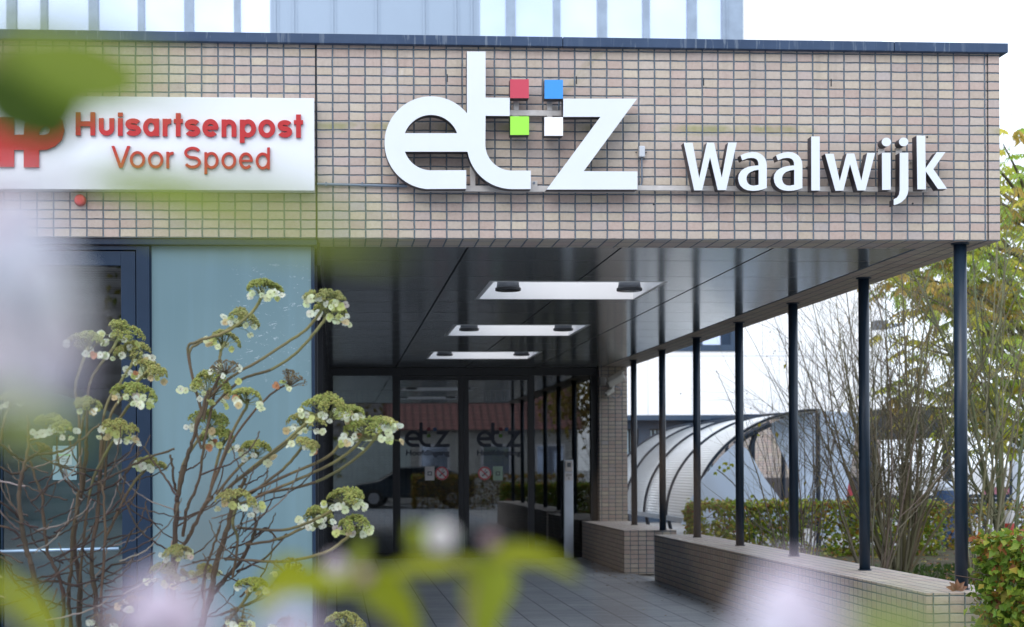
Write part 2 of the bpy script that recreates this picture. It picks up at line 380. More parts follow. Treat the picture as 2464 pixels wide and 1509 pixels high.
# side glazing of the porch (edge on) and the lobby volume behind the doors
ROOMW = plain('lobby_wall', (.10, .10, .10), .8); ROOMF = plain('lobby_floor', (.05, .055, .06), .4)
m = MB(); m.box(-.12, 4.57, 33.8, 34, 0, 4.2); m.box(4.45, 4.57, 26.41, 33.8, 0, 4.2); m.build('lobby_wall', BRICK, eb)
MB().box(-.14, -.121, YD+.08, 33.79, .005, 2.99).build('lobby_wall', ROOMW, eb)
MB().box(-5.32, -5.201, Y0+.31, 33.5, 0, 3.99).build('side_wall', BRICK, eb)
MB().box(-.12, 4.45, YD, 33.8, -.01, .004).build('lobby_floor', ROOMF, eb)
MB().box(-.12, 4.56, 26.41, 33.8, 4.22, 4.3).build('roof', ROOFM, eb)
MB().box(-.12, 4.45, 26.45, 33.8, 3.0, 3.05).build('lobby_ceiling', ROOMW, eb)
# door wall at YD
def DX(u): return P(u, 1100, YD).x
def DZv(v): return P(1120, v, YD).z
fr = MB()
xs = [(-.12, DX(802)), (DX(945), DX(960)), (DX(1270), DX(1285)), (DX(1422), 4.13)]
for a, b in xs: fr.box(a, b, YD-.04, YD+.06, 0, DZv(904))
fr.box(-.12, 4.13, YD-.05, YD+.07, DZv(904), 3.0)
fr.box(DX(802), DX(945), YD-.03, YD+.05, .0, .10); fr.box(DX(1285), DX(1422), YD-.03, YD+.05, 0, .10)
fr.build('door_frame', BLACKF, eb)
for a, b in ((802, 945), (1285, 1422)):
    MB().box(DX(a), DX(b), YD+.003, YD+.011, .10, DZv(904)).build('fixed_glazing', GLASS, eb)
LOGOD = plain('dark_blue_glass_film', (.010, .016, .035), .5)
# --- etz logo outlines in crop pixels (x right, y down)
def arc(cx, cy, r, a0, a1, n=24, ry=None):
    ry = ry or r
    return [(cx+r*math.cos(math.radians(a0+(a1-a0)*i/n)), cy-ry*math.sin(math.radians(a0+(a1-a0)*i/n))) for i in range(n+1)]
ET_OUT = ([(893, 370), (1027, 370), (1027, 701), (1201, 703), (1200, 834), (1027, 832), (1025, 1036)]
          + arc(1215, 1036, 190, 180, 270, 16) + [(1352, 1226), (1352, 1359), (1215, 1359)]
          + arc(1215, 1036, 322, 270, 190, 16)[1:] + [(893, 1090), (447, 1090)]
          + arc(635, 1026, 198, 199, 270, 12)[1:] + [(888, 1223), (888, 1357), (635, 1358)]
          + arc(635, 1026, 334, 270, 39, 48)[1:] + [(893, 815)])
E_HOLE = [(447, 957)] + arc(635, 1026, 200, 160, 20, 24) + [(823, 957)]
Z_OUT = [(1585, 709), (2116, 709), (1732, 1230), (2118, 1232), (2118, 1362), (1465, 1362), (1852, 840), (1585, 840)]
SQ = [((1203, 570, 1338, 706), 'red'), ((1450, 574, 1583, 710), 'blue'), ((1204, 836, 1339, 970), 'green'), ((1449, 842, 1583, 976), 'white')]
SQC = {'red': (.50, .045, .085), 'blue': (.035, .27, .72), 'green': (.30, .72, .06), 'white': (.8, .81, .84)}
def logo_on_glass(par, u0, v0, w):       # small film logo: width w px
    s = w/(2118-300); q = lambda x, y: P(u0+(x-300)*s, v0+(y-370)*s, YD-.012)
    L = lambda pts: [(q(*p).x, q(*p).z) for p in pts]
    curve_obj('logo_lettering', [L(ET_OUT), L(E_HOLE)], .003, [LOGOD], par, (0, YD-.008, 0))
    curve_obj('logo_lettering', [L(Z_OUT)], .003, [LOGOD], par, (0, YD-.008, 0))
    for (a, b, c, d), n in SQ:
        if n != 'white': curve_obj('logo_square', [L([(a,b),(c,b),(c,d),(a,d)])], .003, [plain('film_'+n, tuple(.25*k for k in SQC[n]), .5)], par, (0, YD-.008, 0))
RED = plain('prohibition_red', (.55, .04, .07), .5); STW = plain('sticker_white', (.62, .60, .62), .5); STK = plain('sticker_grey', (.10, .11, .13), .5)
STG = plain('sticker_green', (.30, .42, .34), .5)
def ring(cx, cz, r0, r1, n=32):
    return [[(cx+r*math.cos(2*PI*i/n), cz+r*math.sin(2*PI*i/n)) for i in range(n)] for r in (r0, r1)]
for k, (a, b, g0, g1, lu, su, hu) in enumerate(((960, 1116, 960, 1103, 974, 1063, 977), (1116, 1270, 1128, 1270, 1147, 1166, 1148))):
    d = MB(); zt = DZv(904)-.004
    d.box(DX(a)+.001, DX(g0)+.02, YD-.03, YD+.04, .01, zt) if k == 0 else d.box(DX(1116)+.003, DX(g0), YD-.03, YD+.04, .01, zt)
    d.box(DX(g1), DX(b)-.001, YD-.03, YD+.04, .01, zt)
    xa = DX(g0)+.02 if k == 0 else DX(g0)
    d.box(xa, DX(g1), YD-.03, YD+.04, DZv(915), zt); d.box(xa, DX(g1), YD-.03, YD+.04, .01, .09)
    door = d.build('sliding_door', BLACKF, eb)
    MB().box(xa, DX(g1), YD+.003, YD+.011, .09, DZv(915)).build('glass', GLASS, door)
    logo_on_glass(door, lu, 1017, 108)
    text_obj('lettering', 'Hoofdingang', .003, [LOGOD], door, YD-.008, hu, hu+105, 1083, 1096, 'H', .022)
    q = P(su, 1139, YD); r = .106
    curve_obj('no_smoking_sticker', [ring(q.x, q.z, r, 1)[0]], .003, [STW], door, (0, YD-.004, 0))
    curve_obj('no_smoking_ring', ring(q.x, q.z, r-.003, r-.022), .002, [RED], door, (0, YD-.008, 0))
    curve_obj('no_smoking_bar', [[(q.x-.068, q.z+.056), (q.x-.056, q.z+.068), (q.x+.068, q.z-.056), (q.x+.056, q.z-.068)]], .002, [RED], door, (0, YD-.008, 0))
    curve_obj('cigarette_symbol', [[(q.x-.045, q.z-.035), (q.x-.03, q.z-.05), (q.x+.05, q.z+.02), (q.x+.04, q.z+.035)], [(q.x-.01, q.z+.02), (q.x, q.z+.02), (q.x+.03, q.z+.065), (q.x+.02, q.z+.07)]], .0015, [STK], door, (0, YD-.0065, 0))
    q2 = P(1198 if k else 1034, 1139, YD)
    curve_obj('door_notice', [[(q2.x-.075, q2.z-.11), (q2.x+.075, q2.z-.11), (q2.x+.075, q2.z+.11), (q2.x-.075, q2.z+.11)]], .003, [STG if k else STW], door, (0, YD-.004, 0))
    curve_obj('notice_symbol', [[(q2.x-.035, q2.z-.035), (q2.x+.035, q2.z-.035), (q2.x+.035, q2.z+.03), (q2.x-.035, q2.z+.03)], [(q2.x-.02, q2.z-.02), (q2.x+.02, q2.z-.02), (q2.x+.02, q2.z+.015), (q2.x-.02, q2.z+.015)]], .002, [STK], door, (0, YD-.008, 0))
# porch side wall: dark framed glazing seen edge-on
m = MB(); m.box(-.22, -.125, Y0+.20, Y0+.34, 0, ZS-.002)
for y in np.arange(Y0+1.6, YD, 1.6): m.box(-.22, -.10, y, y+.08, 0, ZS-.002)
m.box(-.22, -.105, Y0+.2, YD, ZS-.16, ZS-.003); m.box(-.22, -.105, Y0+.2, YD, 0, .12)
m.build('side_glazing_frame', BLACKF, eb)
MB().box(-.17, -.16, Y0+.345, YD, .12, ZS-.16).build('side_glazing', plain('dark_side_pane', (.02, .025, .03), .95, 0, .1, 2., 0.), eb)
MB().box(-5.2, -.30, 33.5, 33.7, 0, 4.0).build('back_wall', ROOMW, eb)
MB().box(-5.2, -.18, Y0+.3, 33.5, 4.0, 4.1).build('roof', ROOFM, eb)
MB().box(-5.2, -.125, Y0+.44, 33.4, 3.02, 3.06).build('inner_ceiling', ROOMW, eb)
MB().box(-5.2, -.23, Y0+.3, 33.4, -.01, .01).build('inner_floor', ROOMF, eb)
# shopfront left of the porch
YF = Y0+.06
def FX(u): return P(u, 1000, YF).x
def FZ(v): return P(500, v, YF).z
MB().box(-5.2, FX(764), Y0+.015, Y0+.3, FZ(591), ZS-.002).build('head_trim', NAVYF, eb, bevel=.004)
MB().box(-5.2, FX(-2)-.142, YF+.01, YF+.03, .0, FZ(592)).build('teal_glass_panel', TEAL, eb)
MB().box(FX(366), FX(750), YF+.01, YF+.03, .0, FZ(592)).build('teal_glass_panel', TEAL, eb)
MB().box(FX(750)+.001, FX(758), YF+.0, YF+.13, .0, FZ(592)).build('corner_trim', NAVYF, eb)
fr = MB(); zt = FZ(592)-.002
fr.box(FX(330), FX(362), YF-.02, YF+.1, 0, zt); fr.box(FX(362)+.0005, FX(366)-.001, YF+.004, YF+.1, 0, zt)
fr.box(-5.2, FX(330), YF-.02, YF+.1, FZ(603), zt)
fr.box(FX(-2)-.14, FX(-2), YF-.02, YF+.1, 0, FZ(603)-.001)
fr.build('door_frame', NAVYF, eb, bevel=.003)
dl = MB(); a, b = FX(2), FX(328)
st = FX(293)
dl.box(st, b, YF-.012, YF+.06, .01, FZ(606)); dl.box(a, FX(4.5), YF-.012, YF+.06, .01, FZ(606))
dl.box(FX(4.5), st, YF-.012, YF+.06, FZ(640), FZ(606)); dl.box(FX(4.5), st, YF-.012, YF+.06, .01, .12)
dl = dl.build('entrance_door', NAVYF, eb, bevel=.003)
GLASS2 = glass_mat('side_door_glass', (.8, .85, .85), 1.9)
MB().box(FX(4.5), st, YF+.02, YF+.028, .12, FZ(640)).build('glass', GLASS2, dl)
m = MB(); q = P(0, 1326, YF); q2 = P(288, 1319, YF)
m.tube([(q.x, YF-.05, q.z), (q2.x, YF-.05, q2.z)], .011, 12); m.tube([(q2.x-.02, YF-.05, q2.z), (q2.x-.02, YF+.02, q2.z)], .008, 8)
m.build('push_bar', plain('brushed_steel_bar', (.35, .48, .62), .3, .5), dl, smooth=True)
q = P(155, 1112, YF)
curve_obj('door_notice', [[(q.x-.08, q.z-.12), (q.x+.08, q.z-.12), (q.x+.08, q.z+.11), (q.x-.08, q.z+.11)]], .002, [plain('hazed_pale_notice', (.15, .25, .28), .5)], dl, (0, YF+.012, 0))  # both notice tones pulled towards the glass tone, haze put into the colour
curve_obj('door_notice', [[(q.x-.048, q.z-.02), (q.x+.048, q.z-.02), (q.x+.048, q.z+.085), (q.x-.048, q.z+.085)]], .002, [plain('hazed_white_notice', (.27, .35, .36), .5)], dl, (0, YF+.009, 0))
text_obj('notice_lettering', 'deur vrij', .001, [STK], dl, YF+.007, 148, 166, 1102, 1106, 'd', .01)
text_obj('notice_lettering', 'houden!', .001, [STK], dl, YF+.007, 148, 166, 1108, 1112, 'd', .01)
text_obj('notice_lettering', 'NOODUITGANG', .001, [plain('notice_green', (.2, .5, .15), .5)], dl, YF+.007, 139, 170, 1093, 1097, 'N', .01)
curve_obj('arrow_symbol', [[(q.x-.006, q.z-.03), (q.x+.006, q.z-.03), (q.x+.006, q.z-.07), (q.x+.02, q.z-.07), (q.x, q.z-.1), (q.x-.02, q.z-.07), (q.x-.006, q.z-.07)]], .001, [STK], dl, (0, YF+.008, 0))
# teal sheet with a curved top behind the lower door glass, and a hanging exit sign
m = MB(); n = 14
for i in range(n):
    a0 = FX(-90)+(FX(300)-FX(-90))*i/n; a1 = FX(-90)+(FX(300)-FX(-90))*(i+1)/n
    z0 = 2.05-.28*(i/n)**2; z1 = 2.05-.28*((i+1)/n)**2
    m.add([(a0, YF+.5, 0), (a1, YF+.5, 0), (a1, YF+.5, z1), (a0, YF+.5, z0), (a0, YF+.52, 0), (a1, YF+.52, 0), (a1, YF+.52, z1), (a0, YF+.52, z0)], [(0,1,2,3),(7,6,5,4),(3,2,6,7)])
tag(m.build('teal_sheet', plain('frosted_teal', (.11, .215, .245), .35, 0, .2, 1.5)), 'pale teal sheet standing behind the navy side door glass', 'screen')
def louvre():
    g = G('ribbed_dark_ceiling'); p = g.pos(); x, y, z = g.sep(p)
    s = g.math('FRACT', g.math('MULTIPLY', y, 6.)); c = g.mix(g.ramp(s, .45, .55), (.10, .105, .11), (.19, .195, .2)); g.bsdf(c, .6); return g.m
o = [c for c in eb.children if c.name.startswith('inner_ceiling')][0]; o.data.materials[0] = louvre()
# ------------------------------------------------------------------ low walls
def wall_thing(x0, x1, y0, y1, label):
    t = thing('brick_wall', label, 'wall', 'low brick walls beside the entrance path')
    MB().box(x0+.001, x1-.001, y0+.001, y1, -.01, .52).build('wall_face', BRICK, t); MB().box(x0, x1, y0, y1+.001, .521, .58).build('capping', BRICK, t)
    base_at(t, ((x0+x1)/2, (y0+y1)/2, 0))
wall_thing(4.0, 4.60, 11.08, 20.75, 'long low brick wall with a flat brick top carrying six dark columns')
wall_thing(3.86, 4.57, 22.15, 26.0, 'short brick plinth below the brick pier, carrying the farthest column')
# ------------------------------------------------------------------ the etz sign
YS = Y0-.16
def crop2(x, y): return P(824.5+x/2.986, y/2.986, YS)
L = lambda pts: [(crop2(*p).x, crop2(*p).z) for p in pts]
es = thing('hospital_logo_sign', 'large white letters etz with four small coloured squares on the brick fascia', 'sign')
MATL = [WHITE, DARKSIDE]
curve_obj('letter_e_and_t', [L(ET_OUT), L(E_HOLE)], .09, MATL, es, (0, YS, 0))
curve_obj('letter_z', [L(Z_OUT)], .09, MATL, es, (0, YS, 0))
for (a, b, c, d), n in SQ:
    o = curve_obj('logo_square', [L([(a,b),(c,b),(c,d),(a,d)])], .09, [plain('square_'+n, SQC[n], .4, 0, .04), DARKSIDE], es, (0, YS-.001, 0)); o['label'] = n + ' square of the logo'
def rail_box(x0, y0, x1, y1, ya=.10, yb=.13):
    a = crop2(x0, y1); b = crop2(x1, y0); return (a.x, b.x, YS+ya, YS+yb, a.z, b.z)
m = MB()
m.box(*rail_box(1190, 770, 1590, 808)); m.box(*rail_box(1238, 690, 1278, 769)); m.box(*rail_box(1238, 809, 1278, 870)); m.box(*rail_box(1483, 690, 1521, 769)); m.box(*rail_box(1483, 809, 1521, 870))
m.box(*rail_box(925, 1150, 963, 1321)); m.box(*rail_box(880, 1322, 2125, 1358)); m.box(*rail_box(1362, 1281, 1413, 1321)); m.box(*rail_box(600, 1322, 879, 1358))
m.build('mounting_rail', STEEL, es, bevel=.002)
q = crop2(1388, 1297); m = MB(); m.tube([(q.x, YS+.094, q.z), (q.x, YS+.13, q.z)], .008, 10); m.build('bolt', GALV, es)
# wall spacers so the letters are carried
m = MB()
for x, y in ((950, 1340), (1390, 1340), (1900, 1340), (1220, 790), (1550, 790), (700, 1340)):
    q = crop2(x, y); m.box(q.x-.01, q.x+.01, YS+.131, Y0-.0005, q.z-.01, q.z+.01)
for x, y in ((950, 600), (450, 1000), (1700, 770), (1250, 640), (1510, 640), (1500, 910), (1260, 910), (1700, 1300)):
    q = crop2(x, y); m.box(q.x-.01, q.x+.01, YS+.091, Y0-.0005, q.z-.01, q.z+.01)
m.build('spacer', STEEL, es)
# Waalwijk
ws = thing('town_name_sign', 'smaller white raised letters Waalwijk on a pale metal rail, right part of the fascia', 'sign')
R1 = lambda pts, o=0: [(P(1635.6+(x+o)/7.412, 312.5+y/7.412, YS).x, P(1635.6+(x+o)/7.412, 312.5+y/7.412, YS).z) for x, y in pts]
W = [(72,230),(230,230),(348,860),(485,228),(612,228),(750,855),(865,226),(1018,226),(828,1075),(678,1075),(541,490),(400,1078),(258,1080)]
A = [(1083,455),(1150,425),(1220,405),(1300,395),(1380,402),(1440,428),(1490,465),(1525,515),(1545,570),(1553,630),(1553,1038),(1480,1065),(1400,1082),(1300,1088),(1210,1078),(1140,1048),(1085,1000),(1055,940),(1042,865),(1052,800),(1090,735),(1150,690),(1230,657),(1320,641),(1405,635),(1403,590),(1390,550),(1365,520),(1320,503),(1270,500),(1200,510),(1115,545)]
AH = [(1407,712),(1330,725),(1265,750),(1220,785),(1195,830),(1190,880),(1205,935),(1235,972),(1280,992),(1330,995),(1407,980)]
O2 = 2464
w2 = [(128,428),(282,426),(390,912),(515,422),(650,420),(775,905),(880,413),(1020,413),(848,1080),(705,1080),(573,612),(455,1083),(312,1086)]
jj = [(1460,408),(1612,408),(1615,1070),(1600,1150),(1560,1225),(1490,1290),(1420,1325),(1352,1342),(1352,1240),(1410,1210),(1445,1160),(1460,1080)]
kk = [(1760,103),(1915,103),(1922,685),(2118,400),(2275,397),(2060,700),(2305,1052),(2142,1055),(1925,740),(1927,1062),(1775,1062)]
def dot(cx, cy): return arc(cx, cy, 84, 0, 345, 23, 78)
for nm, lp in (('letter_w', [R1(W)]), ('letter_a', [R1(A), R1(AH)]), ('letter_a', [R1(A, 635), R1(AH, 635)]), ('letter_l', [R1([(2345,118),(2497,118),(2500,1082),(2347,1082)])]),
               ('letter_w', [R1(w2, O2)]), ('letter_i', [R1([(1142,410),(1296,410),(1299,1070),(1146,1072)], O2)]), ('letter_i_dot', [R1(dot(1222, 217), O2)]),
               ('letter_j', [R1(jj, O2)]), ('letter_j_dot', [R1(dot(1530, 215), O2)]), ('letter_k', [R1(kk, O2)])):
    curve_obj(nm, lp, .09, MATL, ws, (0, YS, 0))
a = P(1533.5, 458, YS+.1); b = P(2205, 445, YS+.1)
m = MB(); m.box(a.x, P(2245, 445, YS).x, YS+.10, YS+.13, a.z, a.z+.034)
for x in (1075, 1385): 
    q = P(1968.1+(x+55)/7.412, 350, YS+.1); m.box(q.x-.022, q.x+.022, YS+.092, YS+.1, a.z+.035, P(0, 337, YS).z)
m.build('mounting_rail', STEEL, ws, bevel=.002)
m = MB()
for u in (1660, 1790, 1960, 2130, 2215): q = P(u, 450, YS); m.box(q.x-.01, q.x+.01, YS+.131, Y0-.0005, a.z+.008, a.z+.026)
for u, v in ((1700, 400), (1790, 440), (1875, 440), (1957, 390), (2030, 430), (2135, 400), (2175, 400), (2210, 380), (2132, 345), (2174, 345)):
    q = P(u, v, YS); m.box(q.x-.008, q.x+.008, YS+.091, Y0-.0005, q.z-.008, q.z+.008)
m.build('spacer', STEEL, ws)
# sensor box by the z, conduit left of the e
sb = thing('junction_box', 'small grey junction box with thin cable right of the big z', 'junction box')
q = P(1542.5, 367, Y0); m = MB(); m.box(q.x-.020, q.x+.020, Y0-.045, Y0-.0005, q.z-.038, q.z+.038); m.build('housing', plain('pale_grey_plastic', (.50, .54, .60), .45), sb, bevel=.006)
m = MB(); m.tube(smooth_path([(q.x, Y0-.02, q.z-.036), (q.x+.002, Y0-.015, q.z-.12), (q.x+.001, Y0-.012, q.z-.21), (q.x-.02, Y0-.012, q.z-.235)]), .006, 8); m.build('cable', GALV, sb, smooth=True)
m = MB()
for dx in (-.034, .034): m.tube([(q.x+dx, Y0-.006, q.z), (q.x+dx, Y0+.002, q.z)], .005, 8)
m.build('screw', BLACKF, sb)
a = P(763, 443, Y0-.02); b = P(980, 448, Y0-.02); m = MB(); m.tube([(a.x, Y0-.02, a.z), (b.x, Y0-.02, b.z)], .0095, 10)
for t in (.1, .5, .9): x = a.x+(b.x-a.x)*t; m.box(x-.006, x+.006, Y0-.031, Y0-.0005, a.z-.013, a.z+.013)
tag(m.build('conduit', GALV, smooth=False), 'thin grey conduit pipe running from the white board to the big e', 'pipe')
# Huisartsenpost board
hs = thing('doctors_post_sign', 'white signboard reading Huisartsenpost Voor Spoed in red letters', 'sign')
YB_ = Y0-.10
a = P(757, 459, YB_); b = P(757, 236, YB_); 
MB().box(-4.1, a.x, YB_, Y0-.0005, a.z, b.z-.001).build('board', plain('white_signboard', (.70, .74, .80), .35, 0, .02), hs, bevel=.003)
REDM = plain('red_acrylic_letter', (.43, .018, .022), .3, 0, .08, 15.)

def band(pts, w):        # outline of a constant-width stroke (round-free ends)
    p = [Vector((a, b)) for a, b in pts]; n = len(p); Ls, Rs = [], []
    for i in range(n):
        d = (p[min(i+1, n-1)]-p[max(i-1, 0)]).normalized(); nn = Vector((-d.y, d.x))*w/2; Ls.append(tuple(p[i]+nn)); Rs.append(tuple(p[i]-nn))
    return Ls + Rs[::-1]
def ell(cx, cy, rx, ry, a0, a1, n=20):
    return [(cx+rx*math.cos(math.radians(a0+(a1-a0)*i/n)), cy-ry*math.sin(math.radians(a0+(a1-a0)*i/n))) for i in range(n+1)]
def glyph(ch, x0, x1, yb, xh, cap, w):
    """list of (loops) strokes in crop px; yb baseline, xh / cap heights"""
    h = w/2; yx = yb-xh; yc = yb-cap; cx = (x0+x1)/2; rx = (x1-x0)/2; S = []
    st = lambda x, a, b: [(x-h, a), (x+h, a), (x+h, b), (x-h, b)]
    ringo = lambda a, b, yt, ybb: [ell((a+b)/2, (yt+ybb)/2, (b-a)/2, (ybb-yt)/2, 0, 352, 44), ell((a+b)/2, (yt+ybb)/2, (b-a)/2-w, (ybb-yt)/2-w*.95, 0, 352, 44)]
    if ch == 'H': S = [[st(x0+h, yc, yb)], [st(x1-h, yc, yb)], [[(x0+h, (yc+yb)/2-h), (x1-h, (yc+yb)/2-h), (x1-h, (yc+yb)/2+h), (x0+h, (yc+yb)/2+h)]]]
    elif ch == 'V': S = [[[(x0, yc), (x0+w*1.1, yc), (cx+w*.02, yb-w*1.5), (x1-w*1.1, yc), (x1, yc), (cx+w*.62, yb), (cx-w*.62, yb)]]]
    elif ch == 'u': S = [[band([(x0+h, yx), (x0+h, yb-rx*.9)] + ell(cx, yb-rx+h*.2, rx-h, rx-h*1.2, 180, 360, 18) + [(x1-h, yx)], w)]]
    elif ch == 'n': S = [[st(x0+h, yx, yb)], [band(ell(cx, yx+rx, rx-h, rx-h, 168, 0, 18) + [(x1-h, yb)], w)]]
    elif ch == 'r': S = [[st(x0+h, yx, yb)], [band(ell(x0+rx*1.55, yx+rx*1.35, rx*1.5-h, rx*1.35-h, 165, 82, 10), w)]]
    elif ch == 'i': S = [[st(cx, yx, yb)], [st(cx, yc, yc+w*.78)]]
    elif ch == 't': S = [[st(cx, yc, yb)], [[(x0, yx), (x1, yx), (x1, yx+w*.85), (x0, yx+w*.85)]]]
    elif ch == 'o': S = [ringo(x0, x1, yx-w*.08, yb+w*.08)]
    elif ch == 'a': S = [ringo(x0, x1, yx-w*.08, yb+w*.08), [st(x1-h, yx, yb)]]
    elif ch == 'p': S = [ringo(x0, x1, yx-w*.08, yb+w*.08), [st(x0+h, yx, yb+xh*.33)]]
    elif ch == 'd': S = [ringo(x0, x1, yx-w*.08, yb+w*.08), [st(x1-h, yc, yb)]]
    elif ch == 'e': S = [[band(ell(cx, yb-xh/2, rx-h, xh/2-h*.9, 0, 318, 36), w)], [[(x0+h, yb-xh/2-w*.36), (x1-h*.3, yb-xh/2-w*.36), (x1-h*.3, yb-xh/2+w*.36), (x0+h, yb-xh/2+w*.36)]]]
    elif ch in 'sS':
        H_ = xh if ch == 's' else cap; r1 = (H_/2+h)/2-h; yt = yb-H_
        S = [[band(ell(cx, yt+h+r1, rx-h, r1, 25, 200, 16) + ell(cx, yt+h+r1, rx-h, r1, 210, 250, 4) + ell(cx, yb-h-r1, rx-h, r1, 70, -20, 10) + ell(cx, yb-h-r1, rx-h, r1, -30, -158, 14), w)]]
    return S
def write(spec, base, slope, xr, xh, cap, w):
    k = 0
    for ch, a, b in spec:
        yb = base + ((a+b)/2-xr)*slope
        m_all = []
        for S in glyph(ch, a, b, yb, xh, cap, w):
            k += 1; loops = [[(P(x/2.986, y/2.986, YB_).x, P(x/2.986, y/2.986, YB_).z) for x, y in lp] for lp in S]
            m_all.append(curve_obj('letter_'+ch.lower(), loops, .02, [REDM], None, (0, YB_-.021-.0004*(len(m_all)), 0)))
        o = m_all[0]
        for q_ in m_all[1:]:                      # strokes of one letter become one mesh
            q_.data.transform(Matrix.Translation(q_.location-o.location))
            v0 = len(o.data.vertices); vs = [v.co[:] for v in o.data.vertices]+[v.co[:] for v in q_.data.vertices]
            fs2 = [tuple(p.vertices) for p in o.data.polygons]+[tuple(i+v0 for i in p.vertices) for p in q_.data.polygons]
            me = bpy.data.meshes.new(o.name); me.from_pydata(vs, [], fs2); me.materials.append(REDM); o.data = me; bpy.data.objects.remove(q_)
        o.parent = hs
write([('H',547,687),('u',713,823),('i',850,884),('s',903,1016),('a',1030,1145),('r',1170,1243),('t',1250,1315),('s',1330,1440),('e',1455,1572),('n',1593,1700),('p',1724,1841),('o',1857,1978),('s',1995,2100),('t',2112,2178)], 976, .0107, 547, 125, 166, 35)
write([('V',803,938),('o',935,1045),('o',1065,1175),('r',1197,1257),('S',1325,1445),('p',1470,1572),('o',1592,1698),('e',1718,1818),('d',1838,1940)], 1208, .0107, 803, 118, 156, 20)
R3 = lambda pts: [(P(x/6.134, 232.7+y/6.134, YB_).x, P(x/6.134, 232.7+y/6.134, YB_).z) for x, y in pts]
hp = [(-10,310),(215,310),(215,570),(358,570),(370,420),(420,310),(520,240),(680,210),(850,260),(930,370),(957,500),(920,640),(820,740),(700,790),(583,798),(582,1050),(358,1050),(358,795),(215,795),(215,1045),(-10,1045)]
hh = [(585,575),(590,520),(620,470),(670,440),(720,450),(745,500),(730,540),(690,565),(640,575)]
curve_obj('emblem', [R3(hp), R3(hh)], .02, [REDM], hs, (0, YB_-.021, 0))
# red alarm light
q = P(194, 483, Y0); al = thing('alarm_light', 'round red alarm light on the bricks below the white signboard', 'alarm')
m = MB(); m.tube([(q.x, Y0-.018, q.z), (q.x, Y0-.0005, q.z)], .04, 20); m.build('base', plain('alarm_base', (.35, .03, .03), .4), al)
m = MB(); prof = [(.037, 0), (.037, .02), (.03, .035), (.015, .042)]; m.tube([(q.x, Y0-.019-h, q.z) for r, h in prof], [r for r, h in prof], 20)
m.build('lens', plain('alarm_lens', (.60, .05, .05), .25), al, smooth=False)
# ------------------------------------------------------------------ porch things
def make_spot():
    t = thing('ceiling_spotlight', None, 'lamp', 'spotlights hanging in the skylights')
    m = MB(); m.lathe((0,0,0), [(.108, 0), (.114, .004), (.114, .024), (.109, .028)], 32); m.build('rim', plain('lamp_rim', (.018, .02, .024), .5), t)
    m = MB(); m.lathe((0,0,.029), [(.102, 0), (.094, .06), (.080, .115), (.058, .155), (.03, .18)], 32); m.build('housing', plain('lamp_housing', (.20, .215, .24), .42), t, smooth=True)
    m = MB(); m.tube([(0,0,.22), (0,0,.72)], .012, 8); m.build('suspension_rod', BLACKF, t)
    m = MB(); m.lathe((0,0,-.002), [(.1, 0), (.1, .002)], 24); m.build('lamp_glass', plain('lamp_glass', (.03, .03, .035), .15), t)
    return t
sp0 = make_spot()
def copy_thing(o):
    r = o.copy(); C.objects.link(r)
    for c in o.children:
        d = c.copy(); C.objects.link(d); d.parent = r
        for e in c.children: f = e.copy(); C.objects.link(f); f.parent = d
    return r
spots = [(1215, 700, 'left spotlight in the nearest ceiling opening'), (1507, 700, 'right spotlight in the nearest ceiling opening'),
         (1124, 795, 'left spotlight in the middle ceiling opening'), (1353, 794, 'right spotlight in the middle ceiling opening'),
         (1068, 857, 'left spotlight in the farthest ceiling opening'), (1256, 855, 'right spotlight in the farthest ceiling opening')]
for i, (u, v, lb) in enumerate(spots):
    o = sp0 if i == 0 else copy_thing(sp0); a, b = SK[i//2]
    o.location = ((1.52 if i % 2 == 0 else 2.60), (a+b)/2-.02, 3.0); o['label'] = 'black bell shaped ' + lb
# sensor post
q = PZ(1369, 1343, 0); sx, sy = q.x, q.y-.02
pp = thing('intercom_post', 'slim grey metal post with a call button box in front of the glass doors', 'post')
GP = plain('grey_blue_powdercoat', (.60, .66, .76), .45, 0, .08)
MB().box(sx-.072, sx+.072, sy, sy+.10, 0, 1.54).build('post', GP, pp, bevel=.006)
MB().box(sx-.058, sx+.058, sy-.03, sy-.0005, 1.36, 1.53).build('intercom', plain('intercom_plate', (.48, .45, .44), .35, .4), pp, bevel=.004)
MB().box(sx-.030, sx+.030, sy-.034, sy-.0305, 1.43, 1.50).build('speaker_grille', STK, pp)
m = MB(); m.tube([(sx+.01, sy-.036, 1.40), (sx+.01, sy-.0305, 1.40)], .012, 12); m.build('button', STEEL, pp)
MB().box(sx-.062, sx+.062, sy-.006, sy-.0005, 1.22, 1.34).build('label_plate', STW, pp)
m = MB()
for z in (1.31, 1.29): m.box(sx-.045, sx+.045, sy-.008, sy-.0065, z, z+.008)
m.box(sx-.006, sx+.006, sy-.008, sy-.0065, 1.235, 1.275); m.build('label_print', STK, pp)
base_at(pp, (sx, sy, 0))
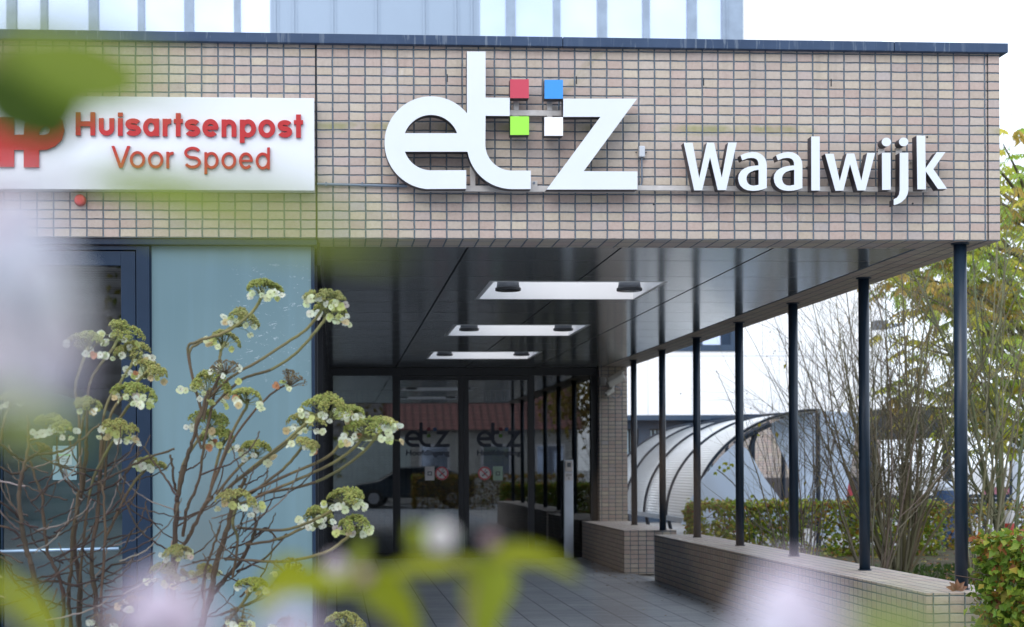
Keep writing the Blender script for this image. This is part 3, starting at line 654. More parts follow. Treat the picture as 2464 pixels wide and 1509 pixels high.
# cctv cameras on the pier
cc = thing('security_camera', 'off-white bullet security camera pointing left on the brick pier', 'camera')
CW = plain('cream_plastic', (.50, .48, .46), .5, 0, .08)
def camb(m, a, b, r0, r1):
    m.tube([a, a+(b-a)*.08, a+(b-a)*.92, b], [r0*.9, r0, r1, r1*.9], 14)
yc = 25.9
a = P(1462, 926, yc-.22); b = P(1500, 905, yc-.18)
m = MB(); camb(m, a, b, .06, .075); m.build('housing', CW, cc, smooth=False)
m = MB(); d = (b-a); m.tube([a+d*.05+Vector((0,0,.07)), b+Vector((0,0,.075))], .03, 4); m.build('sunshield', CW, cc)
m = MB(); m.tube([a+d*.6, Vector((b.x-.12, yc-.08, b.z-.10)), Vector((b.x-.14, yc-.0005, b.z-.10))], .018, 8); m.build('bracket', GALV, cc)
m = MB(); m.lathe((P(1449, 919, yc).x, yc-.06, P(1449, 919, yc).z-.06), [(.04, 0), (.055, .03), (.055, .10), (.04, .13)], 14); m.build('junction_dome', CW, cc)
c2 = thing('security_camera', 'small angled grey camera with a dangling cable below the bullet camera', 'camera')
a = P(1468, 950, yc-.15); b = P(1478, 926, yc-.1)
m = MB(); m.tube([P(1475, 922, yc-.12), P(1470, 944, yc-.12)], .035, 10); camb(m, P(1458, 950, yc-.2), P(1474, 938, yc-.14), .035, .045); m.build('housing', CW, c2)
m = MB(); m.tube([P(1472, 930, yc-.12), Vector((P(1472, 930, yc).x, yc-.0005, P(1472, 930, yc).z))], .02, 8); m.build('bracket', GALV, c2)
m = MB(); m.tube(smooth_path([P(1478, 930, yc-.1), P(1492, 935, yc-.04), P(1494, 950, yc-.03), P(1482, 958, yc-.05), P(1470, 952, yc-.1)]), .006, 6); m.build('cable', GALV, c2)
# ------------------------------------------------------------------ hospital building behind
YH = 42.
hb = thing('hospital_building', 'tall white clad hospital block with blue-grey glazing above the canopy', 'building')
CLAD = None
g = G('white_cladding_panel'); p = g.pos(); x, y, z = g.sep(p)
u0 = P(1770, 900, YH).x; pw = P(1875, 900, YH).x-u0; zj = P(1600, 857, YH).z
a_ = g.math('ABSOLUTE', g.math('SUBTRACT', g.math('FRACT', g.math('ADD', g.math('DIVIDE', g.math('SUBTRACT', x, u0), pw), .5)), .5))
b_ = g.math('ABSOLUTE', g.math('SUBTRACT', g.math('FRACT', g.math('ADD', g.math('DIVIDE', g.math('SUBTRACT', z, zj), 3.0), .5)), .5))
l = g.math('MAXIMUM', g.ramp(a_, .011, .007), g.math('MULTIPLY', g.ramp(b_, .005, .003), g.math('LESS_THAN', z, 8.)))
cl = g.mix(l, (.86, .88, .90), (.52, .54, .57)); g.bsdf(cl, .45, 0, .3); CLAD = g.m
xe = P(2126, 700, YH).x; x1 = P(1787, 50, YH).x
zl = P(1600, 1000, YH).z; xw0, xw1 = P(1480, 800, YH).x, P(1772, 800, YH).x; zw = P(1650, 845, YH).z; zr = zw+1.7
zb = P(1000, 100, YH).z-1.2
m = MB()      # wall in pieces around the openings
m.box(2, xw0, YH, YH+.3, zl, zb); m.box(xw1, xe, YH, YH+.3, zl, zb); m.box(xw0, xw1, YH, YH+.3, zl, zw-.001); m.box(xw0, xw1, YH, YH+.3, zr, zb)
m.box(x1, xe, YH, YH+.3, zb, 17.)
m.box(-30, 1.99, YH, YH+.3, 0, zb)
m.build('cladding', CLAD, hb)
MB().box(xe-.3, xe, YH+.3, YH+16, 0, 17).build('side_wall', CLAD, hb)
MB().box(-30, xe, YH+.3, YH+16, 16.5, 16.9).build('roof', ROOFM, hb)
WG = G('sky_reflecting_glass'); x_, y_, z_ = WG.sep(WG.pos())
WG.bsdf(WG.mix(WG.ramp(WG.noise(WG.pos(), .25, 3), .35, .65), (.42, .50, .68), (.58, .65, .80)), .06, .75, .5); WGM = WG.m
def window(x0, x1, z0, z1, muls, mw=.10, name='window'):
    f = MB(); y0, y1 = YH-.04, YH+.12
    f.box(x0, x1, y0, y1, z0, z0+mw); f.box(x0, x1, y0, y1, z1-mw, z1); f.box(x0, x0+mw, y0, y1, z0+mw, z1-mw); f.box(x1-mw, x1, y0, y1, z0+mw, z1-mw)
    for u in muls: f.box(u-mw/2, u+mw/2, y0-.02, y1, z0+mw, z1-mw)
    w = f.build(name, NAVYW, hb); MB().box(x0+mw, x1-mw, YH+.04, YH+.05, z0+mw, z1-mw).build('pane', WGM, w); return w
NAVYW = plain('blue_grey_window_frame', (.040, .065, .105), .5, 0, .12, 3., .2)
GREYW = plain('mid_blue_grey_frame', (.24, .31, .41), .4)
wn_ = window(xw0, xw1, zw, zr, [P(u, 800, YH).x for u in (1600, 1682.)], .16)
m = MB(); a = P(1735, 800, YH).x; m.box(a, xw1-.161, YH-.02, YH+.02, zw+.161, zr-.161); m.build('blank_panel', NAVYF, wn_)
# upper glazing strip (tops out of view)
TW = lambda u: P(u, 50, YH).x
za, zc = zb, 17.
for (ua, ub, ms, ws_) in ((-40, 650, (28, 106, 225, 340, 455, 571), 9), (1155, 1787, (1229, 1340, 1449, 1555, 1665), 9)):
    w = MB()
    for i, u in enumerate(ms): hw = (.085 if i % 2 else .12)/1.0; w.box(TW(u)-hw, TW(u)+hw, YH-.06, YH+.1, za, zc)
    if ub > 1700: w.box(TW(1737), TW(1787), YH-.05, YH+.12, za, zc); w.box(TW(1748)-.02, TW(1748)+.02, YH-.08, YH-.051, za, zc)
    w = w.build('window_band', GREYW, hb); MB().box(TW(ua), TW(ub if ub < 1700 else 1737)-.001, YH+.04, YH+.05, za, zc).build('pane', WGM, w)
m = MB(); m.box(TW(650), TW(1155), YH, YH+.1, za, zc)
for u in (662, 706, 800, 905, 1020, 1096, 1135): m.box(TW(u)-.025, TW(u)+.025, YH-.03, YH-.001, za, zc); m.box(TW(u+7)-.02, TW(u+7)+.02, YH-.02, YH-.001, za, zc)
m.build('metal_panel', plain('blue_grey_metal_panel', (.27, .35, .46), .4, .1, .06, .3), hb)
# ground floor ledge and dark window band with reflections
xl0 = P(1440, 1000, YH).x; xl1 = P(1895, 1000, YH).x
MB().box(xl0, xl1, YH-.5, YH-.001, zl-.13, zl-.002).build('ledge', NAVYW, hb)
w = MB(); w.box(xl0, xl1, YH-.08, YH+.1, zl-.34, zl-.131); w.box(xl0, xl1, YH-.08, YH+.1, 0, .25)
for u in (1549, 1655, 1740, 1815): q = P(u, 1050, YH).x; w.box(q-.14, q+.14, YH-.08, YH+.1, .25, zl-.341)
w = w.build('window_band', NAVYW, hb)
g = G('dark_ground_floor_glass'); g.bsdf((.010, .020, .028), .10, .0, .12); MB().box(xl0, xl1, YH+.02, YH+.03, .25, zl-.34).build('pane', g.m, w)
m = MB()
for u in np.arange(1510, 1800, 9.5): q = P(u, 1050, YH).x; m.box(q-.018, q+.018, YH+.012, YH+.016, .3, zl-.38)
m.build('vertical_blind', plain('pale_blue_slat', (.30, .42, .50), .5), w)
# low brick volume beside it
lb_ = thing('brick_annex', 'low pale brick annex with dark base standing behind the cycle shelter', 'building')
xa, xb = P(1795, 1100, 38).x, P(2120, 1100, 38).x
m = MB(); m.box(xa, xb, 38, 41.4, 1.15, P(1850, 1006, 38).z); m.build('wall', BRICK, lb_)
MB().box(xa-.002, xb+.002, 37.95, 41.39, 0, 1.149).build('base', plain('dark_plinth', (.05, .045, .05), .7), lb_)
MB().box(xa-.05, xb+.05, 37.95, 41.4, P(1850, 1006, 38).z+.001, P(1850, 1006, 38).z+.09).build('coping', NAVYF, lb_)
# wall floodlight on arm
fl = thing('floodlight', 'small dark floodlight on a thin arm at the corner of the white block', 'lamp')
q = P(2117, 783, YH-1.2); m = MB(); m.box(q.x-.17, q.x+.17, YH-1.35, YH-1.05, q.z-.11, q.z+.12); m.build('head', plain('floodlight_grey', (.10, .11, .13), .5), fl, bevel=.02)
m = MB(); m.tube([(q.x+.17, YH-1.2, q.z+.02), (xe+.1, YH-1.2, q.z+.03), (xe+.1, YH+.1, q.z+.03)], .03, 6); m.tube([(q.x+.25, YH-1.2, q.z), (xe+.1, YH-.2, q.z-.42)], .02, 6)
m.build('arm', GALV, fl)
# ------------------------------------------------------------------ cycle shelter (barrel vault)
cs = thing('cycle_shelter', 'curved translucent cycle shelter with dark ribs and white end panels', 'shelter')
g = G('opal_polycarbonate'); p = g.pos(); x, y, z = g.sep(p)
c = g.mix(g.ramp(g.noise(g.vec(x, g.math('MULTIPLY', y, .6), z), 1.2, 4), .4, .7), (.88, .91, .93), (.95, .97, .98))
b = g.n('ShaderNodeBsdfPrincipled'); g.put(b.inputs['Base Color'], c); b.inputs['Roughness'].default_value = .1; b.inputs['Specular IOR Level'].default_value = .9
t = g.n('ShaderNodeBsdfTranslucent'); g.put(t.inputs[0], c); tr = g.n('ShaderNodeBsdfTransparent'); m1 = g.n('ShaderNodeMixShader'); m1.inputs[0].default_value = .3; m2 = g.n('ShaderNodeMixShader'); m2.inputs[0].default_value = .0
g.t.links.new(b.outputs[0], m1.inputs[1]); g.t.links.new(t.outputs[0], m1.inputs[2]); g.t.links.new(m1.outputs[0], m2.inputs[1]); g.t.links.new(tr.outputs[0], m2.inputs[2]); g.t.links.new(m2.outputs[0], g.out.inputs[0])
POLY = g.m
SB = plain('dark_slate_frame', (.018, .028, .045), .6, 0, .1, 3., .25)
xb0 = 6.02; zb0 = .5; W_ = 2.15; H_ = 1.86
def cspt(t, y, off=0):   # t 0..1 along quarter ellipse
    a = PI*(1-.5*t); return Vector((xb0+W_+(W_+off)*math.cos(a), y, zb0+(H_+off)*math.sin(a)))
ys = [27.8, 30.0, 32.2, 34.4, 36.6]
m = MB(); n = 56
for i in range(n):
    a, b = cspt(i/n, ys[0]), cspt((i+1)/n, ys[0]); a2, b2 = cspt(i/n, ys[-1]), cspt((i+1)/n, ys[-1])
    m.add([a, b, b2, a2], [(0, 1, 2, 3)])
o = m.build('vault_panel', POLY, cs, smooth=True); sd = o.modifiers.new('s', 'SOLIDIFY'); sd.thickness = .012
for y in ys: m = MB(); m.tube([cspt(i/24, y, .02) for i in range(25)], .026, 6); m.build('rib', SB, cs)
m = MB(); m.tube([(xb0, ys[0]-.1, zb0), (xb0, ys[-1]+.1, zb0)], .06, 4); m.tube([(xb0+W_, ys[0]-.1, zb0+H_), (xb0+W_, ys[-1], zb0+H_)], .05, 4); m.build('edge_rail', plain('pale_steel_rail', (.25, .30, .36), .4, .3), cs)
for y in ys:
    m = MB(); m.tube([(xb0+.02, y, zb0), (xb0+.12, y, -.02)], .035, 6); m.build('leg', SB, cs)
    m = MB(); m.tube([(xb0+W_, y, zb0+H_), (xb0+W_, y, -.02)], .04, 8); m.build('leg', SB, cs)
PANW = plain('blue_white_sheet', (.43, .53, .69), .45, 0, .02)
def sheet(pts, Y, name, mat, par, th=.05):
    return curve_obj(name, [[(P(u, v, Y).x, P(u, v, Y).z) for u, v in pts]], th, [mat], par, (0, Y, 0))
sheet([(1640,1262),(1659,1208),(1692,1150),(1735,1100),(1774,1064),(1800,1083),(1838,1148),(1883,1208),(1915,1262)], 27.62, 'end_panel', PANW, cs)
sheet([(1851,1021),(1896,1002),(1979,989),(2066,994),(2035,1211),(2022,1290),(1965,1290),(1929,1211),(1905,1140)], 28.3, 'gable_panel', PANW, cs)
m = MB(); m.tube([P(1768, 1070, 27.75), P(1800, 1046, 27.7), P(1853, 1020, 27.7)], .055, 6); m.tube([P(1818, 1042, 27.75), P(1800, 1100, 27.75)], .045, 4)
m.build('end_beam', SB, cs)
# tip canopies: second shelter with dark arched roof to the right
ps = thing('pavilion', 'open pavilion with dark arched roof behind the bare shrubs', 'pavilion')
Yp = 34.
def arcroof(ua, ub, vt, vb, Ya, Yb, name, mat):
    out = []; n = 16
    top = [(ua+(ub-ua)*i/n, vt(i/n)) for i in range(n+1)]; bot = [(ua+(ub-ua)*i/n, vb(i/n)) for i in range(n, -1, -1)]
    pts = [(P(u, v, Ya).x, P(u, v, Ya).z) for u, v in top+bot]; return curve_obj(name, [pts], Yb-Ya, [mat], ps, (0, Ya, 0))
ROOFD = plain('dark_slate_roof', (.022, .025, .03), .8, 0, .3, 4.)
arcroof(2090, 2275, lambda t: 1000-22*math.sin(PI*(.15+.5*t)), lambda t: 1053, Yp, Yp+3, 'roof', ROOFD)
arcroof(2275.5, 2480, lambda t: 977-6*math.sin(PI*t)+60*t*t, lambda t: 992-8*math.sin(PI*t)+62*t*t, Yp+.01, Yp+.2, 'arched_beam', SB)
for u in (2100, 2279, 2440): q = P(u, 1050, Yp+.1); MB().box(q.x-.07, q.x+.07, Yp+.05, Yp+.19, 0, q.z+(.02 if u != 2440 else -.1)).build('post', SB, ps)
a = P(2170, 1100, Yp+3); 
wp = thing('white_post', 'smooth white square post at the right edge beyond the bare shrubs', 'post')
q = P(2462, 1100, 30.); MB().box(q.x-.1, q.x+.13, 30., 30.25, .1, P(2462, 1040, 30).z).build('shaft', plain('white_post_paint', (.6, .66, .74), .5), wp); MB().box(q.x-.13, q.x+.16, 29.97, 30.28, -.02, .1).build('foot', GALV, wp)
def slat_bench(u0, u1, vt, Y, n, label, dv=10.5):
    t = thing('slatted_bench', label, 'bench', 'dark slatted benches beyond the hedge'); a = P(u0, vt, Y); b = P(u1, vt, Y); dz = dv*Y/4000
    for i in range(n): MB().box(a.x, b.x, Y+.03*i, Y+.03*i+.04, a.z-i*dz-.045, a.z-i*dz+.025).build('slat', SB, t)
    for x in (a.x+.15, b.x-.15): MB().box(x-.03, x+.03, Y+.2, Y+.3, 0, a.z+.02).build('leg', SB, t); 
    MB().box(a.x, b.x, Y-.45, Y-.002, .42, .46).build('seat', plain('grey_seat_board', (.16, .19, .24), .6), t)
    return t
slat_bench(2325, 2448, 1193, 31, 5, 'dark bench with five slats near the white post')
slat_bench(2035, 2245, 1196, 29.5, 2, 'dark two slat bench rail right of the white gable panel')
# red traffic cone-like marker pieces and blue bin
rb = thing('warning_triangle_board', 'red triangular board leaning beside the white gable panel', 'board')
sheet([(2033,1194),(2043,1163),(2052,1190),(2051,1194)], 29.2, 'board', plain('red_board', (.5, .05, .07), .5), rb, .04)
MB().box(P(2043,1190,29.25).x-.02, P(2043,1190,29.25).x+.02, 29.245, 29.3, 0, P(2043,1180,29.25).z).build('prop', SB, rb)
bn = thing('litter_bin', 'dark blue round-topped litter bin standing behind the big bare shrub', 'bin')
q = P(2275, 1190, 28.); 
m = MB(); m.lathe((q.x, 28, 0), [(.17, 0), (.19, .05), (.20, .95), (.20, 1.0)], 20); m.build('body', plain('blue_bin', (.03, .07, .17), .5), bn)
m = MB(); m.lathe((q.x, 28, 1.001), [(.205, 0), (.20, .06), (.15, .12), (.06, .15)], 20); m.build('lid', plain('pale_bin_lid', (.45, .5, .58), .4), bn)
rp = thing('marker_post', 'short red post with pale band behind the right bare shrub', 'post')
q = P(2428, 1290, 26.); m = MB(); m.lathe((q.x, 26, 0), [(.085, 0), (.085, .50)], 14); m.build('shaft', plain('red_post', (.45, .05, .04), .5), rp); m = MB(); m.lathe((q.x, 26, .501), [(.08, 0), (.08, .2)], 14); m.build('band', STW, rp)
# distant wine-red car
def car(name, label, loc, rz, colm, scale=1.0, van=False):
    t = thing(name, label, 'van' if van else 'car')
    if van: prof = [(-2.5,.35),(2.45,.35),(2.5,.8),(2.35,1.15),(1.85,1.35),(1.35,2.3),(1.1,2.45),(-2.45,2.5),(-2.5,2.3)]
    else: prof = [(-2.1,.35),(2.1,.35),(2.15,.6),(2.0,.82),(1.2,.95),(.45,1.42),(-.9,1.46),(-1.7,1.15),(-2.1,1.0),(-2.15,.6)]
    w = .95 if van else .86
    m = MB(); m.prism(prof, -w, w); m.build('body', colm, t, bevel=.06)
    GLC = plain('car_glass', (.02, .025, .03), .08)
    for s in (-1, 1):
        wp_ = [(1.0,1.35),(1.75,1.35),(1.32,2.15),(1.0,2.2)] if van else [(-1.45,1.05),(1.0,1.0),(.42,1.36),(-.88,1.39)]
        m = MB(); y = s*w; m.prism(wp_, min(y, y+s*.006), max(y, y+s*.006)); m.build('side_window', GLC, t)
    if van: m = MB(); m.add([(1.9,-.8,1.38),(1.9,.8,1.38),(1.41,.72,2.27),(1.41,-.72,2.27)], [(0,1,2,3)]); m.build('windscreen', GLC, t)
    else: m = MB(); m.add([(1.17,-.72,1.0),(1.17,.72,1.0),(.49,.62,1.41),(.49,-.62,1.41)], [(0,1,2,3)]); m.build('windscreen', GLC, t)
    for s in (-1, 1): m = MB(); xx = 2.44 if van else 2.07; m.box(xx, xx+.06, s*.68-.15, s*.68+.15, .62, .75); m.build('headlight', plain('headlight_lens', (.6, .6, .58), .2), t)
    for x in (-1.35, 1.4):
        for s in (-1, 1):
            m = MB(); m.tube([(x, s*(w-.18), .33), (x, s*(w+.01), .33)], .33, 24); wl = m.build('wheel', plain('tyre', (.02, .02, .02), .8), t)
            m = MB(); m.tube([(x, s*(w+.011), .33), (x, s*(w+.02), .33)], .2, 16); m.build('rim', plain('wheel_rim', (.35, .35, .37), .35, .6), wl)
    t.location = loc; t.rotation_euler = (0, 0, rz); return t
lf = thing('wine_red_stand_in', 'low wine-red board standing in for an unclear distant shape far right behind the slatted bench', 'fence')  # invented board on posts, stands where a wine-red car was first read
a = P(2366, 1193, 36.); b = P(2450, 1172, 36.); MB().box(a.x, b.x, 36, 36.05, a.z, b.z).build('board', plain('wine_red_board', (.26, .10, .13), .6), lf)
for x in (a.x+.05, b.x-.05): MB().box(x-.03, x+.03, 36.051, 36.12, 0, b.z).build('post', SB, lf)

# ------------------------------------------------------------------ vegetation
def jit(c, a=.18):
    k = 1+random.uniform(-a, a); return tuple(max(0, min(1, x*k*(1+random.uniform(-a*.35, a*.35)))) for x in c)
def rdir():
    v = Vector((random.gauss(0, 1), random.gauss(0, 1), random.gauss(0, 1))); return v.normalized()
def leaf(m, p, d, nrm, L, Wd, col, fold=.25, mi=0):
    d = d.normalized(); s = d.cross(nrm)
    if s.length < 1e-4: s = d.cross(Vector((.3, .5, .8)))
    s.normalize(); n = s.cross(d).normalized()
    a = p; b = p + d*(L*.45) + n*(L*.04); c = p + d*L - n*(L*.06)
    e = p + d*(L*.42) + s*Wd*.5 + n*(Wd*fold); f = p + d*(L*.42) - s*Wd*.5 + n*(Wd*fold)
    m.add([a, e, c, b, f], [(0, 1, 2, 3), (0, 3, 2, 4)], col, mi)
BEECH = [(.13,.22,.03)]*6 + [(.22,.30,.04)]*5 + [(.36,.34,.05)]*2 + [(.22,.10,.04)]*1 + [(.38,.20,.04)]
def hedge(label, x0, x1, y0, y1, z0, z1, n, sz, pal, gaps=0., topred=.35):
    t = thing('hedge', label, 'hedge', 'clipped beech hedges'); m = MB()
    for i in range(n):
        # density towards the faces
        x, y, z = random.uniform(x0, x1), random.uniform(y0, y1), random.uniform(z0, z1)
        k = random.random()
        if k < .42: y = y0 + abs(random.gauss(0, .05))
        elif k < .62: z = z1 - abs(random.gauss(0, .05))
        elif k < .72: x = x0 + abs(random.gauss(0, .05))
        if gaps and (math.sin(x*5.3+z*3)+math.sin(x*2.1-z*6.7+1)+math.sin(z*11+x*9)*.6) > 2.0-gaps*((z1-z)/(z1-z0)+.25): continue
        p = Vector((x, y, z)) + rdir()*.035
        if z > z1-.05 and random.random() < .12: p.z += random.uniform(.02, .07)
        out = Vector((random.gauss(0, .6), -.7 + random.gauss(0, .5), random.gauss(-.25, .5)))
        c = random.choice(pal)
        if z > z1-.10 and random.random() < topred: c = random.choice([(.42,.20,.05), (.30,.11,.04), (.22,.30,.04), (.30,.34,.05)])
        leaf(m, p, out, rdir()+Vector((0, -.4, .8)), sz*random.uniform(.7, 1.2), sz*.62, jit(c, .3), .12)
    m.build('leaves', LEAF, t)
    s = MB(); k = int((x1-x0)*5)
    for i in range(k):
        x = x0 + (x1-x0)*(i+.5)/k; yy = (y0+y1)/2; pts = [Vector((x, yy, 0))]
        for j in range(1, 6): pts.append(Vector((x+random.gauss(0, .05), yy+random.gauss(0, .06), z1*.85*j/5)))
        s.tube(pts, [.014-.002*j for j in range(6)], 5, jit((.07, .055, .04)))
        for j in range(5):
            a = random.choice(pts[1:]); b = a + Vector((random.gauss(0, .16), random.uniform(-.25, .2), random.uniform(.02, .2))); s.tube([a, (a+b)/2+rdir()*.02, b], [.006, .005, .003], 4, jit((.08, .06, .045)))
    s.build('stems', BARK, t); base_at(t, ((x0+x1)/2, (y0+y1)/2, 0)); return t
hedge('near beech hedge with orange and brown leaves at the right edge by the wall end', 4.20, 7.2, 10.05, 10.80, .02, .985, 14000, .075, BEECH, 0., .28)
hedge('beech hedge with gaps behind the low wall, in front of the cycle shelter', 5.42, 9.3, 25.0, 25.6, .02, .87, 9500, .085, [(.20,.30,.04)]*5+[(.30,.38,.05)]*5+[(.44,.42,.06)]*3+[(.26,.13,.05)]+[(.42,.24,.05)], .75, .3)
hedge('yellowing low hedge seen through the big bare shrub', 9.6, 12.8, 26.6, 27.1, .02, .78, 2500, .09, [(.16,.20,.03),(.36,.30,.04),(.40,.20,.03),(.12,.14,.03)], .6)
# bare multi-stem shrubs
def twig(m, p, d, L, r, depth, col, budc, curl=.10, spread=.5):
    n = 6; pts = [p]; dd = d.copy()
    for i in range(n):
        dd = (dd + rdir()*curl + Vector((0, 0, .03))).normalized(); pts.append(pts[-1] + dd*(L/n))
    m.tube(pts, [r*(1-.72*i/n) for i in range(n+1)], 5 if depth > 1 else 3, jit(col, .25), cap=False)
    if depth <= 0:
        return
    k = random.randint(6, 8) if depth > 1 else random.randint(3, 5)
    for j in range(k):
        i = random.randint(1 if depth > 1 else 0, n-1); q = pts[i].lerp(pts[i+1], random.random())
        side = rdir(); side = (side - dd*side.dot(dd)).normalized()
        nd = (dd*1.0 + side*random.uniform(.45, .75+spread) + Vector((0, 0, .12))).normalized()
        twig(m, q, nd, L*random.uniform(.3, .55), r*(1-.72*i/n)*.55, depth-1, col, budc, curl, spread)
def bare_shrub(label, x, y, hgt, nst, spread, seed, col=(.17,.17,.10), r=.022, leaves=0, leafc=(.34,.30,.04)):
    random.seed(seed); t = thing('bare_shrub', label, 'shrub', 'leafless shrubs behind the low wall')
    m = MB(); l = MB()
    for i in range(nst):
        a = 2*PI*i/nst + random.uniform(-.3, .3); tilt = random.uniform(.08, spread)
        d = Vector((math.cos(a)*tilt, math.sin(a)*tilt*.6, 1)).normalized()
        twig(m, Vector((x+math.cos(a)*.12, y+math.sin(a)*.10, 0)), d, hgt*random.uniform(.6, 1.02), r*random.uniform(.45, 1.1), 2, col, None, .115)
    o = m.build('branches', BARK, t)
    tips = [Vector(v) for v in m.v if v[2] > hgt*.25]
    for i in range(leaves + 60):
        p = random.choice(tips); big = i < leaves
        leaf(l, p, Vector((random.gauss(0, .4), random.gauss(0, .4), -1)), rdir(), random.uniform(.06, .1) if big else random.uniform(.02, .04), .04 if big else .016, jit(leafc if big else (.06,.045,.035), .3))
    l.build('clinging_leaves', LEAF, t); base_at(t, (x, y, 0)); return t
bare_shrub('slender bare shrub behind the wall between the third and fourth column', 5.55, 19.6, 3.1, 16, .34, 21, (.15,.13,.10), .011, 10)
bare_shrub('widest and densest bare shrub, between the two nearest columns', 7.15, 20.8, 4.4, 32, .66, 22, (.165,.150,.095), .024, 8)
bare_shrub('tall bare shrub with greenish stems at the right edge behind the near hedge', 8.55, 20.6, 5.4, 17, .42, 23, (.165,.185,.11), .032, 10)
bare_shrub('bare shrub with fine upright tops behind the second column', 6.5, 19.8, 4.2, 13, .5, 24, (.15,.13,.10), .014, 5)
bare_shrub('bare shrub overlapping the nearest column from behind', 7.95, 20.2, 4.6, 12, .45, 25, (.16,.16,.10), .02, 6)
# young maple twigs with a few yellow leaves in front of the shelter
random.seed(5)
def maple_twig(label, pts, lv, Y):
    t = thing('sapling', label, 'sapling', 'sapling twigs with yellow leaves'); m = MB(); l = MB()
    root = PZ(1800, 1340, 0); base = Vector((P(pts[0][0], 1100, Y).x, Y, 0))
    pp_ = [base, base+Vector((.02, 0, .35))] + [P(u, v, Y) for u, v in pts]; m.tube(smooth_path(pp_), .008, 5, (.12, .10, .07)); m.build('stem', BARK, t)
    for u, v in lv:
        for k in range(3): leaf(l, P(u, v, Y), Vector((random.gauss(0, .5), 0, -1)), Vector((0, -1, .2)), .065, .04, jit((.36, .42, .05)))
    l.build('leaves', LEAF, t); base_at(t, base)
maple_twig('thin sapling with yellow lobed leaves before the white shelter panel', [(1800,1260),(1775,1180),(1750,1150),(1725,1130)], [(1722,1135),(1732,1120),(1741,1128),(1752,1122),(1762,1115),(1745,1112),(1776,1085)], 24.2)
maple_twig('thin sapling with yellow leaves hanging above the hedge', [(1830,1260),(1822,1210),(1812,1190)], [(1808,1190),(1818,1200),(1822,1215)], 24.3)
# yellow-green pinnate tree on the right
random.seed(11)
tr = thing('yellow_green_tree', 'airy yellow-green tree with hanging compound leaves at the right edge', 'tree')
tx, ty = 9.75, 22.5; m = MB(); l = MB()
m.tube(smooth_path([(tx, ty, -.05), (tx+.05, ty, 1.6), (tx-.05, ty, 3.2), (tx+.05, ty, 5.2)]), [.15-.005*i for i in range(16)], 10, (.12, .11, .08))
CROWN = [(.62,.64,.08),(.54,.60,.08),(.64,.66,.10),(.62,.56,.09),(.38,.54,.09),(.50,.36,.09)]
def pinnate(p, d, L, n, c):
    pts = [p + d*(L*i/n) + Vector((0, 0, -.35*L*(i/n)**2)) for i in range(n+1)]
    m.tube(pts, .004, 3, (.25, .25, .06), cap=False); s = d.cross(Vector((0, 0, 1))).normalized()
    for i in range(1, n+1):
        for k in (-1, 1): leaf(l, pts[i], s*k*.7 + Vector((0, 0, -.75)) + d*.3, d + rdir()*.3, random.uniform(.10, .15), .042, jit(c, .2))
for i in range(44):
    z0 = random.uniform(1.7, 5.2); a = random.uniform(0, 2*PI); 
    if i % 2: a = PI + random.uniform(-1.1, 1.1)
    R = 2.75*math.sqrt(max(.1, 1-((z0-3.6)/3.4)**2))*random.uniform(.65, 1.0)
    st = Vector((tx, ty, z0-.3)); e = Vector((tx+math.cos(a)*R, ty+math.sin(a)*R*.8, z0+random.uniform(.3, 1.3)))
    mid = st.lerp(e, .5)+Vector((0, 0, .15)); path = smooth_path([st, mid, e]); m.tube(path, [.035-.0028*k for k in range(len(path))], 6, (.13,.11,.08))
    c = random.choice(CROWN)
    for q in range(24):
        f = random.uniform(.3, 1.); k = int(f*(len(path)-1)); d = rdir(); d.z = abs(d.z)*.3-.1; d.normalize()
        p = path[k] + rdir()*.28
        pinnate(p, d, random.uniform(.3, .5), 7, c if random.random() < .6 else random.choice(CROWN))
m.build('trunk', BARK, tr); l.build('crown', LEAF, tr); base_at(tr, (tx, ty, 0))
# fallen leaves
random.seed(3); l = MB()
for i in range(900):
    x, y = random.uniform(4.7, 13), random.uniform(11.2, 27); c = random.choice([(.30,.13,.04),(.36,.22,.05),(.20,.10,.05),(.40,.30,.06)])
    leaf(l, Vector((x, y, .06+random.random()*.02)), Vector((random.gauss(0,1), random.gauss(0,1), .15)), Vector((0,0,1)), random.uniform(.07,.13), .07, jit(c, .3))
for i in range(110):
    x, y = 3.98-abs(random.gauss(0, .35)), random.uniform(12, 25.5); leaf(l, Vector((min(x, 3.83 if y > 21 else 3.97), y, .008)), Vector((random.gauss(0,1), random.gauss(0,1), .15)), Vector((0,0,1)), random.uniform(.02,.06), .03, jit(random.choice([(.35,.30,.18),(.10,.07,.04),(.24,.16,.07)]), .3))
tag(l.build('leaf_litter', LEAF), kind='stuff', label='fallen autumn leaves on the soil', cat='leaves')
random.seed(9); gc = MB()
for i in range(3500):
    x, y = random.uniform(4.7, 9.5), random.uniform(15, 22); leaf(gc, Vector((x, y, .05)), Vector((random.gauss(0,.5), random.gauss(0,.5), 1)), rdir(), random.uniform(.05,.12), .04, jit((.07,.12,.03), .35))
tag(gc.build('ground_cover', LEAF), kind='stuff', label='low green ground cover under the bare shrubs', cat='ground cover')
dl_ = thing('fallen_leaf', 'large curled brown leaf lying at the foot of the nearest column', 'leaf')
q = Vector((4.26, 11.22, .585)); m = MB()
for k in range(5):
    a = PI*(.15+.7*k/4); leaf(m, q, Vector((math.cos(a), -.2, math.sin(a)*.7)), Vector((0, -1, .4)), .085, .05, jit((.30,.17,.11), .15), .3)
m.build('blade', LEAF, dl_)
dl2 = thing('fallen_leaf', 'small yellow leaf on the paving at the foot of the short brick plinth', 'leaf')
q = PZ(1508, 1362, .008); m = MB()
for k in range(3): leaf(m, q, Vector((math.cos(k*1.2), math.sin(k*1.2), .1)), Vector((0, 0, 1)), .1, .07, (.35, .24, .05), .1)
m.build('blade', LEAF, dl2)
